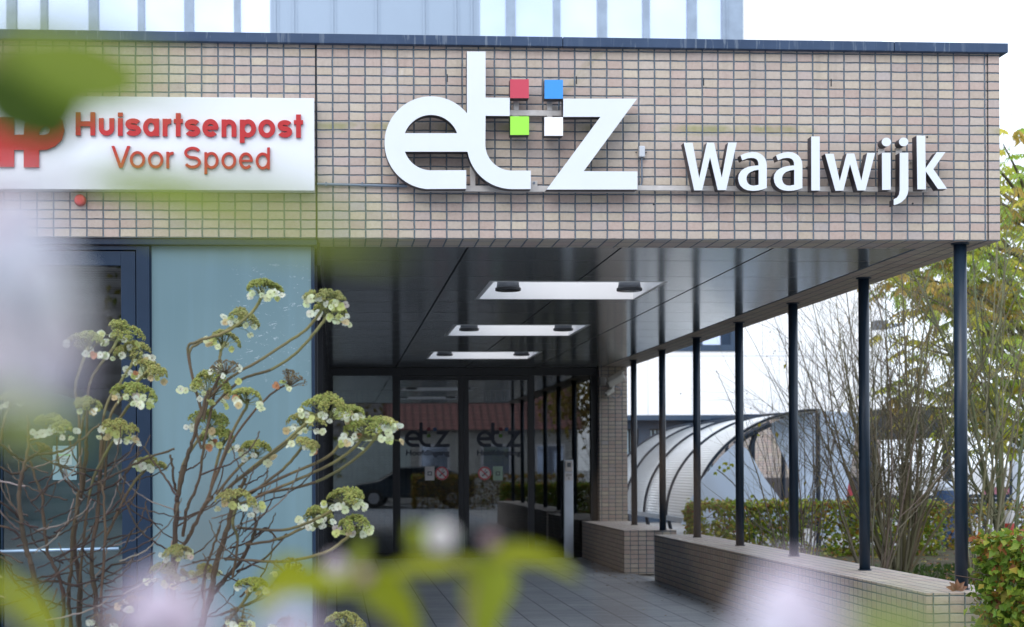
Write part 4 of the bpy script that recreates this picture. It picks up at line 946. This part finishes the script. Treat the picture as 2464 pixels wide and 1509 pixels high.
# ------------------------------------------------------------------ lacecap flowering shrubs, mid distance
random.seed(31)
YV = 7.6
STW1 = (.050, .034, .030); STW2 = (.105, .078, .050); STG1 = (.24, .25, .09)
def lerpc(a, b, t): return tuple(a[i]+(b[i]-a[i])*t for i in range(3))
def vpath(pts, Y0_, Y1_=None):
    Y1_ = Y1_ if Y1_ is not None else Y0_; n = len(pts)
    return [P(u, v, Y0_+(Y1_-Y0_)*i/max(1, n-1)) for i, (u, v) in enumerate(pts)]
def vstem(m, pts, Ya, Yb, w0, w1, c0, c1, bumps=True):
    sp = smooth_path(vpath(pts, Ya, Yb), 6); n = len(sp)
    for i in range(1, n-1): sp[i] = sp[i] + rdir()*(.0035 if bumps else .0015)
    rr = [(w0+(w1-w0)*i/(n-1))*.5*YV/4000*(1+(random.uniform(-.12, .16) if bumps else 0)) for i in range(n)]
    k = 6; 
    for s in range(0, n-1, k):
        e = min(n, s+k+1); m.tube(sp[s:e], rr[s:e], 7, jit(lerpc(c0, c1, s/n), .15), cap=False)
    return sp
def flower_head(par, c, w, tilt, dry=False, bigfl=7):
    """flat-topped cluster: domed mass of tiny buds carried on rays, pale sterile florets hanging at the rim"""
    m = MB(); R = w/2
    ax = Vector((tilt+random.gauss(0,.08), random.gauss(-.12, .12), 1)).normalized(); sx_ = ax.cross(Vector((0, 1, 0))).normalized()*-1; sy_ = ax.cross(sx_)
    hub = c - ax*R*.55
    ecc = random.uniform(.55, 1.); lobes = [(random.uniform(0, 2*PI), random.uniform(.25, .95), random.uniform(.16, .34)) for _ in range(random.randint(7, 11))] + [(0, 0, .36)]
    nb = 130 if dry else 820
    base = (.16,.12,.06) if dry else random.choice([(.28,.30,.085), (.24,.27,.07), (.30,.30,.10), (.24,.25,.085)])
    for i in range(nb):
        a, rr, lr = random.choice(lobes); q = Vector((math.cos(a)*rr, math.sin(a)*rr)); t = random.uniform(0, 2*PI); k = math.sqrt(random.random())*lr
        q = q + Vector((math.cos(t)*k, math.sin(t)*k)); r = q.length
        if r > 1.05: continue
        h = ecc*.56*(1-r*r) - .10 + .18*math.sqrt(max(0, 1-(k/lr)**2)) + random.gauss(0, .015) - (random.random()*.12)
        p = c + sx_*(q.x*R) + sy_*(q.y*R) + ax*(h*R-.15*R)
        s = random.uniform(.0032, .0056)*(.8 if dry else 1)
        v = [p+Vector(d)*s for d in ((1,0,0),(-1,0,0),(0,1,0),(0,-1,0),(0,0,1.1),(0,0,-1))]
        m.add(v, [(0,2,4),(2,1,4),(1,3,4),(3,0,4),(2,0,5),(1,2,5),(3,1,5),(0,3,5)], jit(base, .28))
        if i % (3 if dry else 30) == 0: m.tube([hub, hub.lerp(p, .6)+ax*.004, p], .0013, 3, jit((.16,.17,.07) if not dry else (.14,.11,.07), .2), cap=False)
    head = m.build('flower_head', BUDS, par)
    f = MB()
    for i in range(int(bigfl*1.6)):
        a = random.uniform(-PI, 0) if random.random() < .8 else random.uniform(0, PI)
        rr = random.uniform(.55, 1.08); p = c + sx_*(math.cos(a)*R*rr) + sy_*(math.sin(a)*R*rr*.9) - ax*(R*random.uniform(.2, .62))
        f.tube([hub, p.lerp(hub, .4)+ax*.01, p], .0011, 3, (.24,.26,.10), cap=False)
        nm = (Vector((random.gauss(0,.5), -1+random.gauss(0,.35), random.gauss(-.2,.5)))).normalized(); s1 = nm.cross(rdir()).normalized(); s2 = nm.cross(s1)
        cc_ = random.choice([(.70,.75,.48)]*5+[(.76,.79,.66)]*6+[(.55,.60,.22)]*3+[(.62,.50,.28)]+[(.55,.26,.14)]*(1 if random.random()<.35 else 0)+[(.64,.55,.50)]*(1 if random.random()<.4 else 0))
        S = random.uniform(.012, .020)
        for k in range(4):
            b = k*PI/2+random.gauss(0,.12); d = s1*math.cos(b)+s2*math.sin(b); sd = s1*-math.sin(b)+s2*math.cos(b); cup = nm*S*random.uniform(-.15,.5)
            pts = [p+nm*.001*k, p+d*S*.35+sd*S*.55+cup*.4, p+d*S*.85+sd*S*.62+cup, p+d*S*1.12+cup*1.1, p+d*S*.85-sd*S*.62+cup, p+d*S*.35-sd*S*.55+cup*.4]
            f.add(pts, [(0,1,2,3,4,5)], jit(cc_, .12))
        f.lathe((p.x+nm.x*.003, p.y+nm.y*.003, p.z), [(.002, -.002), (.0025, 0), (.001, .002)], 6, (.30,.22,.10))
    if bigfl: f.build('florets', PETAL, head)
shrubs = {}
def vshrub(key, label, root_u, trunks, Y):
    t = thing('lacecap_shrub', label, 'shrub', 'flowering lacecap shrubs'); shrubs[key] = (t, MB(), Y); m = shrubs[key][1]
    for pts, w0, w1 in trunks: vstem(m, pts, Y+random.uniform(-.15, .15), Y+random.uniform(-.25, .25), w0, w1, STW1, STW2)
    return t
vshrub('L', 'lacecap shrub at the left edge with two twisting dark trunks', 120, [
    ([(150,1890),(140,1640),(125,1509),(95,1440),(75,1360),(62,1315),(50,1250),(47,1180),(55,1130),(63,1105),(68,1050),(66,1000)], 17, 5),
    ([(165,1890),(160,1600),(152,1509),(152,1440),(140,1380),(115,1330),(105,1245),(100,1190),(85,1150),(72,1110)], 11, 6),
    ([(63,1105),(90,1095),(150,1085),(190,1062),(240,1020)], 7, 5), ([(60,1110),(25,1090),(0,1068),(-30,1050)], 6, 5), ([(75,1120),(40,1140),(10,1130),(-30,1100)], 6, 4),
    ([(100,1190),(125,1165),(145,1160)], 6, 3), ([(47,1290),(20,1270),(-20,1262)], 6, 5), ([(50,1250),(20,1220),(-15,1200)], 6, 4)], 7.5)
vshrub('M', 'middle lacecap shrub with straight mossy stems before the navy door frame', 210, [
    ([(200,1890),(195,1650),(190,1509),(192,1400),(178,1320),(182,1240),(195,1190),(205,1110),(208,1060)], 15, 9),
    ([(185,1890),(178,1620),(170,1509),(165,1430),(172,1370),(175,1290),(190,1180)], 12, 7),
    ([(245,1890),(240,1650),(232,1509),(228,1420),(220,1350),(235,1230),(242,1130),(246,1060)], 14, 8),
    ([(262,1890),(256,1600),(248,1509),(242,1440),(252,1300),(248,1180),(236,1160)], 9, 5),
    ([(198,1185),(170,1170),(150,1140),(138,1100),(137,1050)], 6, 3), ([(205,1180),(240,1160),(300,1130),(360,1100),(420,1080)], 6, 5),
    ([(190,1410),(140,1400),(90,1398),(42,1390)], 7, 5), ([(228,1400),(270,1360),(330,1350),(372,1330)], 6, 4), ([(246,1250),(290,1200),(305,1130),(340,1090)], 5, 3), ([(222,1350),(200,1320),(215,1290)], 5, 4)], 7.6)
vshrub('R', 'tallest lacecap shrub with wide arching green branches over the porch corner', 480, [
    ([(396,1886),(420,1892),(450,1892),(475,1886)], 60, 60),
    ([(400,1890),(408,1600),(415,1420),(420,1330),(425,1230),(428,1190),(445,1120),(462,1065),(480,1010),(500,940)], 17, 7),
    ([(470,1890),(478,1640),(485,1509),(505,1440),(520,1360),(545,1280),(560,1220),(590,1150)], 19, 9),
    ([(506,1440),(540,1395),(580,1350),(605,1300),(615,1270),(612,1225)], 11, 7), ([(430,1330),(455,1290),(470,1260),(490,1220),(510,1195)], 10, 8),
    ([(440,1290),(448,1230),(470,1180),(485,1120),(490,1070)], 8, 6), ([(425,1195),(405,1160),(370,1110),(345,1075)], 6, 4), ([(428,1190),(418,1160),(415,1120),(410,1095)], 7, 5),
    ([(488,1440),(492,1380),(515,1310),(530,1265)], 6, 5), ([(615,1290),(640,1270),(670,1300),(690,1285)], 5, 4), ([(570,1375),(640,1340),(690,1285)], 6, 4)], 7.6)
HEADS = [ # u, v, width, tilt, dry, florets, shrub, path into the head
 (632,690,112,.05,0,8,'R',[(487,1000),(452,850),(475,822),(520,808),(560,790),(600,758),(622,730)]),
 (785,706,115,.15,0,8,'R',[(500,960),(560,905),(625,868),(690,825),(738,792),(768,755),(778,730)]),
 (795,742,105,.25,0,9,'R',[(505,985),(580,915),(650,890),(712,850),(758,800),(785,765)]),
 (577,762,100,.35,0,8,'R',[(487,1000),(455,860),(480,825),(520,808),(545,795)]),
 (290,792,112,.1,0,7,'M',[(208,1060),(215,930),(240,880),(270,840),(284,815)]),
 (213,822,120,.25,0,6,'M',[(195,1190),(190,1000),(182,930),(200,870),(208,845)]),
 (325,842,100,.1,0,6,'M',[(235,1230),(250,1000),(290,920),(315,880)]),
 (352,882,112,.25,0,10,'M',[(245,1130),(262,1010),(300,950),(335,915)]),
 (542,812,88,.3,0,4,'R',[(490,1070),(525,900),(530,850)]),
 (545,880,95,.2,1,4,'R',[(490,1010),(505,950),(530,905)]),
 (508,918,150,.15,0,10,'R',[(485,1080),(470,1020),(495,970),(505,940)]),
 (332,940,125,.2,0,10,'M',[(250,1180),(262,1060),(300,990),(325,960)]),
 (288,1026,120,.05,0,9,'M',[(192,1400),(215,1190),(250,1100),(280,1050)]),
 (702,908,90,.1,1,3,'R',[(490,1220),(560,1060),(640,960),(690,925)]),
 (598,952,88,.25,0,6,'R',[(500,1200),(560,1040),(590,985)]),
 (792,975,135,.1,0,9,'R',[(520,1200),(600,1130),(690,1060),(760,1000)]),
 (735,1010,95,.15,0,7,'R',[(530,1190),(620,1120),(700,1060),(730,1030)]),
 (892,1022,150,-.1,0,14,'R',[(560,1220),(680,1170),(790,1120),(850,1080),(880,1045)]),
 (846,985,80,.2,0,6,'R',[(540,1210),(700,1140),(800,1090),(840,1020)]),
 (935,1012,60,.3,0,8,'R',[(620,1190),(760,1160),(860,1100),(915,1040)]),
 (505,1008,120,.1,0,7,'R',[(425,1230),(440,1120),(490,1040)]),
 (535,1052,105,.1,0,6,'R',[(500,1210),(520,1120),(532,1075)]),
 (622,1078,100,.2,0,6,'R',[(520,1190),(570,1130),(610,1095)]),
 (735,1062,75,.15,0,6,'R',[(600,1190),(680,1130),(725,1080)]),
 (362,1112,80,.1,0,6,'M',[(252,1300),(310,1180),(350,1130)]),
 (572,1192,120,0,0,8,'R',[(560,1390),(572,1300),(560,1260),(570,1215)]),
 (838,1192,125,.15,0,9,'R',[(570,1270),(680,1275),(760,1250),(820,1215)]),
 (762,1240,105,.1,0,7,'R',[(590,1310),(660,1300),(720,1275),(755,1255)]),
 (858,1256,110,.1,0,9,'R',[(540,1345),(680,1350),(780,1330),(840,1290)]),
 (430,1322,92,0,0,6,'R',[(415,1450),(420,1390),(430,1340)]),
 (402,1375,105,.1,0,7,'R',[(405,1500),(402,1440),(402,1395)]),
 (490,1368,85,.1,0,5,'R',[(490,1480),(492,1420),(492,1385)]),
 (612,1400,85,.1,0,6,'R',[(520,1530),(570,1470),(605,1420)]),
 (692,1362,100,.1,1,4,'R',[(530,1480),(620,1440),(680,1380)]),
 (832,1490,95,.1,0,5,'R',[(500,1620),(660,1600),(800,1520)]),
 (585,1482,110,.1,1,5,'R',[(500,1600),(540,1550),(580,1500)]),
 (700,1500,120,.1,1,6,'R',[(500,1640),(600,1590),(690,1520)]),
 (130,1015,110,.1,0,7,'L',[(66,1060),(90,1055),(120,1040)]),
 (25,960,70,.0,0,4,'L',[(0,1068),(10,1010),(22,980)]),
 (208,968,70,.0,0,3,'L',[(190,1062),(200,1010)]),
 (100,1075,60,.1,1,0,'L',[(63,1110),(85,1095)]),
 (245,1490,90,.1,1,3,'M',[(232,1560),(240,1510)]),
 (320,1440,80,.1,1,3,'M',[(260,1560),(300,1480)]),
]
for (u, v, w, ti, dry, nf, key, path) in HEADS:
    t, m, Y = shrubs[key]; dy = random.uniform(-.25, .25)
    pth = [(a, b) for a, b in path] + [(u-3*0, v+w*.12)]
    w0 = 6.5
    vstem(m, pth, Y, Y+dy, w0, 8.0 if not dry else 4.5, STW2, STG1 if not dry else STW1, False)
    c = P(u, v, Y+dy); flower_head(t, c, w*random.uniform(.88, 1.04)*(Y+dy)/4000, ti, bool(dry), nf)
# loose bare twigs low down
random.seed(77)
for key, (ua, ub) in (('L', (-20, 140)), ('M', (150, 330)), ('R', (380, 640))):
    t, m, Y = shrubs[key]
    for i in range(40):
        u = random.uniform(ua, ub); v = random.uniform(1120, 1500); du = random.choice([-1, 1, 1])*random.uniform(40, 170); dv = random.uniform(30, 150)
        c0, c1 = ((STW1, STW2) if random.random() < .82 else ((.22,.19,.17), (.17,.14,.12)))
        vstem(m, [(u, v), (u+du*.5, v-dv*.25), (u+du*.85, v-dv*.6), (u+du, v-dv)], Y+random.uniform(-.3, .3), Y+random.uniform(-.3, .3), random.uniform(3, 5), random.uniform(2, 3.5), c0, c1)
    m.build('branches', BARK, t, smooth=True)
    base_at(t, (P({'L': 155, 'M': 215, 'R': 440}[key], 1890, Y).x, Y, 0))
# ------------------------------------------------------------------ winter-flowering shrub right in front of the lens, far out of focus
random.seed(41)
GLEAF = (.30, .36, .03)
fs = thing('pink_flowering_shrub', 'out of focus shrub with lime leaves and pale pink blossom closest to the viewer', 'shrub')
fb = MB()
def bigleaf(name, pts, width, Y, col, par=fs, tw=0.0):
    """leaf along a midrib given in picture px at depth Y; width in px"""
    rib = smooth_path([P(u, v, Y+dy) for u, v, dy in pts], 5); n = len(rib); m = MB(); w = width*Y/4000/2
    vs = []
    for i, p in enumerate(rib):
        t = i/(n-1); d = (rib[min(i+1, n-1)]-rib[max(i-1, 0)]).normalized(); s = d.cross(Vector((tw, -1, .25*(1-2*tw)))).normalized()
        k = max(.02, math.sin(PI*min(1, t*1.02)**.8))**.75*w; nn = s.cross(d).normalized()
        vs += [p - s*k + nn*k*.25, p - s*k*.5 + nn*k*.06, p, p + s*k*.5 + nn*k*.06, p + s*k + nn*k*.25]
    fs_ = [(i*5+j, i*5+j+1, (i+1)*5+j+1, (i+1)*5+j) for i in range(n-1) for j in range(4)]
    m.add(vs, fs_, col); return m.build(name, LEAF, par, smooth=True)
def blossom(c, R, n=26, col=(.80,.72,.82)):
    m = MB()
    for i in range(n*3):
        d = rdir(); p = c + d*R*random.uniform(.05, 1)**.5; nm = (d+Vector((0,-.3,0))).normalized(); s1 = nm.cross(rdir()).normalized(); s2 = nm.cross(s1); S = max(R*.42, .004)
        cc_ = jit(col if random.random() < .8 else (.84,.70,.78), .06)
        for k in range(5):
            b = k*2*PI/5; e = s1*math.cos(b)+s2*math.sin(b); f_ = s2*math.cos(b)-s1*math.sin(b)
            m.add([p, p+e*S*.5+f_*S*.3+nm*S*.2, p+e*S+f_*S*.18+nm*S*.3, p+e*S-f_*S*.18+nm*S*.3, p+e*S*.5-f_*S*.3+nm*S*.2], [(0,1,2,3,4)], cc_)
        m.tube([c, p], R*.025, 4, (.55,.35,.40))
    return m.build('blossom', PETAL, fs)
def stem(pts, r=.0022): fb.tube(smooth_path(pts), r, 7, (.16,.11,.07))
rootp = Vector((-.42, .75, 0)); rootr = Vector((.25, .72, 0))
# upper left leaves
bigleaf('leaf', [(345,205,.0),(230,190,.0),(110,150,0),(0,110,0)], 190, .62, (.12,.18,.004))
bigleaf('leaf', [(30,120,0),(70,210,0),(120,290,.0),(150,350,0)], 260, .66, (.040,.075,.004))
bigleaf('leaf', [(-80,90,0),(120,100,0),(330,180,0),(500,210,0)], 110, .36, (.20,.26,.03))
bigleaf('leaf', [(200,430,0),(330,440,.0),(470,455,.0),(640,490,0)], 70, .60, (.22,.30,.03))
bigleaf('leaf', [(330,500,0),(560,500,0),(760,540,0),(960,590,0)], 120, .34, (.22,.27,.04))
stem([rootp, rootp+Vector((.0,-.02,.9)), P(-220, 600, .62), P(-120, 250, .62), P(10, 120, .62), P(60, 150, .65)])
stem([P(-220, 600, .62), P(-180, 420, .6), P(0, 440, .6), P(200, 430, .6)], .0012); stem([P(-220, 600, .62), P(-160, 480, .36), P(100, 490, .36), P(330, 500, .34)], .0009); stem([P(-120, 250, .62), P(-190, 90, .36), P(-120, 85, .36), P(-80, 90, .36)], .001)
# lower group
c1 = (.23, .25, .010)
bigleaf('leaf', [(1165,1352,0),(1230,1334,0),(1310,1342,0),(1395,1395,0)], 56, 1.05, c1, fs)
bigleaf('leaf', [(1185,1335,0),(1180,1390,.0),(1165,1460,.0),(1170,1570,.0)], 125, 1.05, (.21,.25,.02), fs)
bigleaf('leaf', [(1160,1352,0),(1060,1360,0),(980,1366,0),(900,1396,0)], 48, 1.05, c1, fs)
bigleaf('leaf', [(890,1400,0),(790,1398,0),(700,1404,0),(630,1450,0)], 74, .98, (.25,.28,.008), fs)
bigleaf('leaf', [(860,1385,0),(900,1410,0),(960,1460,0),(1010,1560,0)], 100, .98, (.20,.23,.008), fs)
bigleaf('leaf', [(855,1380,0),(860,1350,0),(870,1320,0),(880,1290,0)], 40, 1.0, (.21,.25,.03), fs)
bigleaf('leaf', [(1000,1330,0),(1002,1300,0),(998,1280,0),(985,1258,0)], 42, 1.0, (.24,.28,.02), fs)
bigleaf('leaf', [(740,1405,0),(700,1375,0),(655,1420,0),(610,1480,0)], 75, .9, (.27,.29,.01), fs)
stem([rootp+Vector((0,0,.01)), (rootp+rootr)/2+Vector((0,0,.015)), rootr+Vector((0,0,.01))], .006)
stem([rootr, rootr+Vector((0,0,.7)), P(1130, 1900, .9), P(1120, 1600, 1.0), P(1140, 1400, 1.05), P(1166, 1352, 1.05)], .0016)
stem([P(1120, 1600, 1.0), P(930, 1500, .99), P(870, 1390, .98)], .0013); stem([P(1140, 1400, 1.05), P(1080, 1340, 1.02), P(1000, 1330, 1.0)], .0011)
bigleaf('leaf', [(30,1420,0),(60,1440,0),(110,1480,0),(150,1560,0)], 50, .75, (.32,.36,.02), fs); bigleaf('leaf', [(-40,1380,0),(0,1405,0),(50,1450,0),(120,1540,0)], 60, .7, (.30,.33,.02), fs)
stem([rootp, P(-300, 1700, .7), P(-60, 1400, .72), P(30, 1420, .75)], .0014)
# blossom clusters
for (u, v, Y, R, n, col) in [
    (30,540,.42,90,26,(.86,.88,.93)), (40,690,.42,115,38,(.94,.94,.94)), (110,800,.43,80,30,(.93,.90,.88)), (30,870,.42,95,28,(.90,.92,.94)), (-10,620,.4,90,24,(.86,.89,.94)), (120,900,.43,60,24,(.84,.84,.90)),
    (385,1470,.50,68,44,(.90,.84,.92)), (455,1495,.50,48,30,(.88,.80,.88)), (330,1500,.50,46,26,(.86,.80,.88)), (700,1530,.5,50,24,(.84,.80,.90)), (1062,1292,.95,30,20,(.78,.84,.74)), (1180,1300,1.0,11,6,(.45,.30,.28)), (810,1362,.95,17,10,(.70,.64,.66)), (875,1385,.98,12,8,(.50,.32,.34)),
    (1900,1450,.46,72,46,(.90,.88,.95)), (1880,1520,.46,82,40,(.90,.88,.95)), (1955,1530,.46,70,34,(.88,.86,.94))]:
    blossom(P(u, v, Y), R*Y/4000, n, col)
bigleaf('leaf', [(1990,1530,0),(2090,1500,0),(2190,1475,0),(2300,1530,0)], 70, .46, (.26,.32,.10), fs); bigleaf('leaf', [(2130,1580,0),(2200,1520,0),(2280,1510,0),(2340,1570,0)], 90, .44, (.27,.31,.12)); bigleaf('leaf', [(2050,1570,0),(2130,1520,0),(2220,1500,0),(2300,1560,0)], 95, .44, (.28,.33,.10), fs)
bigleaf('leaf', [(20,790,0),(60,760,0),(110,740,0),(160,770,0)], 60, .5, (.38,.34,.20), fs)
bigleaf('leaf', [(-40,980,0),(40,1000,0),(120,1030,0),(200,1050,0)], 90, .38, (.28,.33,.08), fs)
stem([rootp, P(-300, 1700, .7), P(-230, 1100, .45), P(-60, 800, .43), P(30, 700, .42), P(60, 560, .42)], .0012); stem([P(-230, 1100, .45), P(-50, 900, .43), P(100, 850, .43)], .001)
stem([rootr, P(1500, 1900, .5), P(1900, 1700, .47), P(1900, 1500, .46)], .0012); stem([P(1900, 1700, .47), P(2050, 1580, .44), P(2060, 1560, .43)], .001)
stem([rootp, P(300, 2000, .52), P(400, 1700, .5), P(385, 1480, .5)], .0012); stem([P(400, 1700, .5), P(700, 1620, .5), P(700, 1545, .5)], .001)
fb.build('branches', BARK, fs, smooth=True); base_at(fs, (-.42, .75, 0))
# ------------------------------------------------------------------ what the glass doors mirror: the street behind the viewer
random.seed(51)
hs_ = thing('street_house', 'pale house with a red tiled roof mirrored in the glass entrance doors', 'house')
RT = G('red_clay_tiles'); x, y, z = RT.sep(RT.pos())
k1 = RT.math('ABSOLUTE', RT.math('SINE', RT.math('MULTIPLY', x, 10.5))); k2 = RT.math('FRACT', RT.math('MULTIPLY', z, 5.)); cc_ = RT.mix(RT.math('MULTIPLY', k1, RT.math('ADD', .4, k2)), (.10,.045,.04), (.27,.11,.095)); RT.bsdf(cc_, .7)
MB().box(2.2, 9.4, -20, -12, 0, 2.9).build('wall', plain('cream_render', (.45,.43,.40), .8), hs_)
m = MB(); m.add([(2.0,-11.6,2.85),(9.6,-11.6,2.85),(9.6,-16,5.6),(2.0,-16,5.6),(2.0,-20.4,2.85),(9.6,-20.4,2.85)], [(0,1,2,3),(3,2,5,4),(0,3,4),(1,5,2),(0,4,5,1)]); m.build('roof', RT.m, hs_)
for x0 in (3.2, 5.6, 7.7): w = MB(); w.box(x0, x0+1.2, -11.99, -11.9, 1.0, 2.3); w = w.build('window', STW, hs_); MB().box(x0+.1, x0+1.1, -11.899, -11.89, 1.1, 2.2).build('pane', WGM, w)
ob = thing('added_dark_block', 'dark ribbed brown block added behind the viewer to darken the left shop door reflection', 'building')  # unseen block, added so the side door glass mirrors something dark
rb_ = G('ribbed_brown_cladding'); x, y, z = rb_.sep(rb_.pos()); rb_.bsdf(rb_.mix(rb_.ramp(rb_.math('FRACT', rb_.math('MULTIPLY', z, 2.2)), .42, .58), (.24, .22, .21), (.34, .32, .31)), .8)
MB().box(-34, 7.4, -34, -25, 0, 13).build('wall', rb_.m, ob); MB().box(-34.2, 7.6, -34.2, -24.8, 13.001, 13.3).build('roof', ROOFM, ob)
for x0 in range(-32, 0, 4):
    for z0 in (1.2, 4.4, 7.6): w = MB(); w.box(x0, x0+1.5, -25, -24.93, z0, z0+1.4); w = w.build('window', BLACKF, ob); MB().box(x0+.08, x0+1.42, -24.929, -24.92, z0+.08, z0+1.32).build('pane', plain('dim_pane', (.10, .12, .14), .2), w)
car('delivery_van', 'pale delivery van mirrored in the lower left of the entrance glass', (.2, -9.0, 0), PI, plain('pale_grey_van_paint', (.45,.50,.48), .4), van=True)
car('parked_car', 'dark hatchback mirrored in the entrance glass beside the van', (2.7, -6.5, 0), PI, plain('dark_car_paint', (.03,.04,.05), .25))
hedge('brown beech hedge mirrored in the glass entrance doors', 2.6, 8.5, -4.6, -3.9, .02, 1.15, 5000, .10, [(.25,.15,.04),(.16,.15,.03),(.30,.20,.05)])
def round_tree(label, x, y, h, R, n, cols, seed):
    random.seed(seed); t = thing('street_tree', label, 'tree', 'trees along the street behind the viewer'); m = MB(); l = MB()
    m.tube(smooth_path([(x, y, -.05), (x+.1, y, h*.35), (x, y, h*.8)]), [.22-.012*i for i in range(11)], 9, (.09,.07,.055))
    for i in range(14):
        a = random.uniform(0, 2*PI); z = random.uniform(h*.35, h*.8); e = Vector((x+math.cos(a)*R*.8, y+math.sin(a)*R*.8, z+R*.4)); m.tube([(x, y, z-.4), ((x+e.x)/2, (y+e.y)/2, z), e], [.08, .05, .02], 6, (.09,.07,.055))
        c = random.choice(cols)
        for j in range(n//14):
            p = e + rdir()*R*.55*random.random()**.4; leaf(l, p, rdir()+Vector((0,0,-.5)), rdir(), .22, .13, jit(c, .3))
    m.build('trunk', BARK, t); l.build('crown', LEAF, t); base_at(t, (x, y, 0))
AC = [(.20,.13,.03),(.14,.14,.03),(.24,.20,.04),(.10,.12,.03)]
round_tree('brown-green street tree mirrored above the red roof', -1.5, -15, 7.5, 2.8, 2800, AC, 61)
round_tree('tall autumn street tree mirrored at the right of the red roof', 11.5, -13, 8, 3.2, 2800, AC, 62)
round_tree('green-brown garden tree mirrored in the right glass pane', 9.5, -2, 6, 2.4, 2400, AC, 63)
# ------------------------------------------------------------------ light, sky, camera
w = bpy.data.worlds.new('World'); bpy.context.scene.world = w; w.use_nodes = True
nt = w.node_tree; nt.nodes.clear(); o = nt.nodes.new('ShaderNodeOutputWorld'); b = nt.nodes.new('ShaderNodeBackground'); s = nt.nodes.new('ShaderNodeTexSky')
s.sky_type = 'NISHITA'; s.sun_disc = False; EL = math.radians(38); AZ = math.radians(205)
s.sun_elevation = EL; s.sun_rotation = AZ; s.air_density = 1.0; s.dust_density = 3.0; s.ozone_density = 1.0; s.altitude = 0
cl = nt.nodes.new('ShaderNodeMix'); cl.data_type = 'RGBA'; cl.clamp_result = False; cl.inputs[0].default_value = .78      # bright cloud veil over the sky
cl.inputs[7].default_value = (7.3, 8.1, 9.2, 1)
nt.links.new(s.outputs[0], cl.inputs[6]); nt.links.new(cl.outputs[2], b.inputs[0]); nt.links.new(b.outputs[0], o.inputs[0]); b.inputs[1].default_value = .12
sl = bpy.data.lights.new('sun', 'SUN'); sl.energy = .6; sl.angle = math.radians(40); sl.color = (1, .95, .90)
so = bpy.data.objects.new('sun', sl); C.objects.link(so)
sd = Vector((math.sin(AZ)*math.cos(EL), math.cos(AZ)*math.cos(EL), math.sin(EL)))   # towards the sun
so.rotation_euler = sd.to_track_quat('Z', 'Y').to_euler()
cam = bpy.data.cameras.new('camera'); co = bpy.data.objects.new('camera', cam); C.objects.link(co)
M = Matrix(((r2[0], u2[0], -fw[0]), (r2[1], u2[1], -fw[1]), (r2[2], u2[2], -fw[2])))
co.matrix_world = Matrix.Translation((0, 0, H)) @ M.to_4x4()
cam.sensor_width = 36; cam.lens = F/2464*36; cam.shift_x = (1232-PX)/2464; cam.shift_y = (PY-754.5)/2464
cam.clip_start = .05; cam.clip_end = 1500
cam.dof.use_dof = True; cam.dof.focus_distance = 11.4; cam.dof.aperture_fstop = 3.2
sc = bpy.context.scene; sc.camera = co
sc.view_settings.view_transform = 'Standard'; sc.view_settings.look = 'None'; sc.view_settings.exposure = 1.02; sc.view_settings.gamma = 1
sc.cycles.max_bounces = 10; sc.cycles.transparent_max_bounces = 16; sc.cycles.sample_clamp_indirect = 6; sc.cycles.use_denoising = True
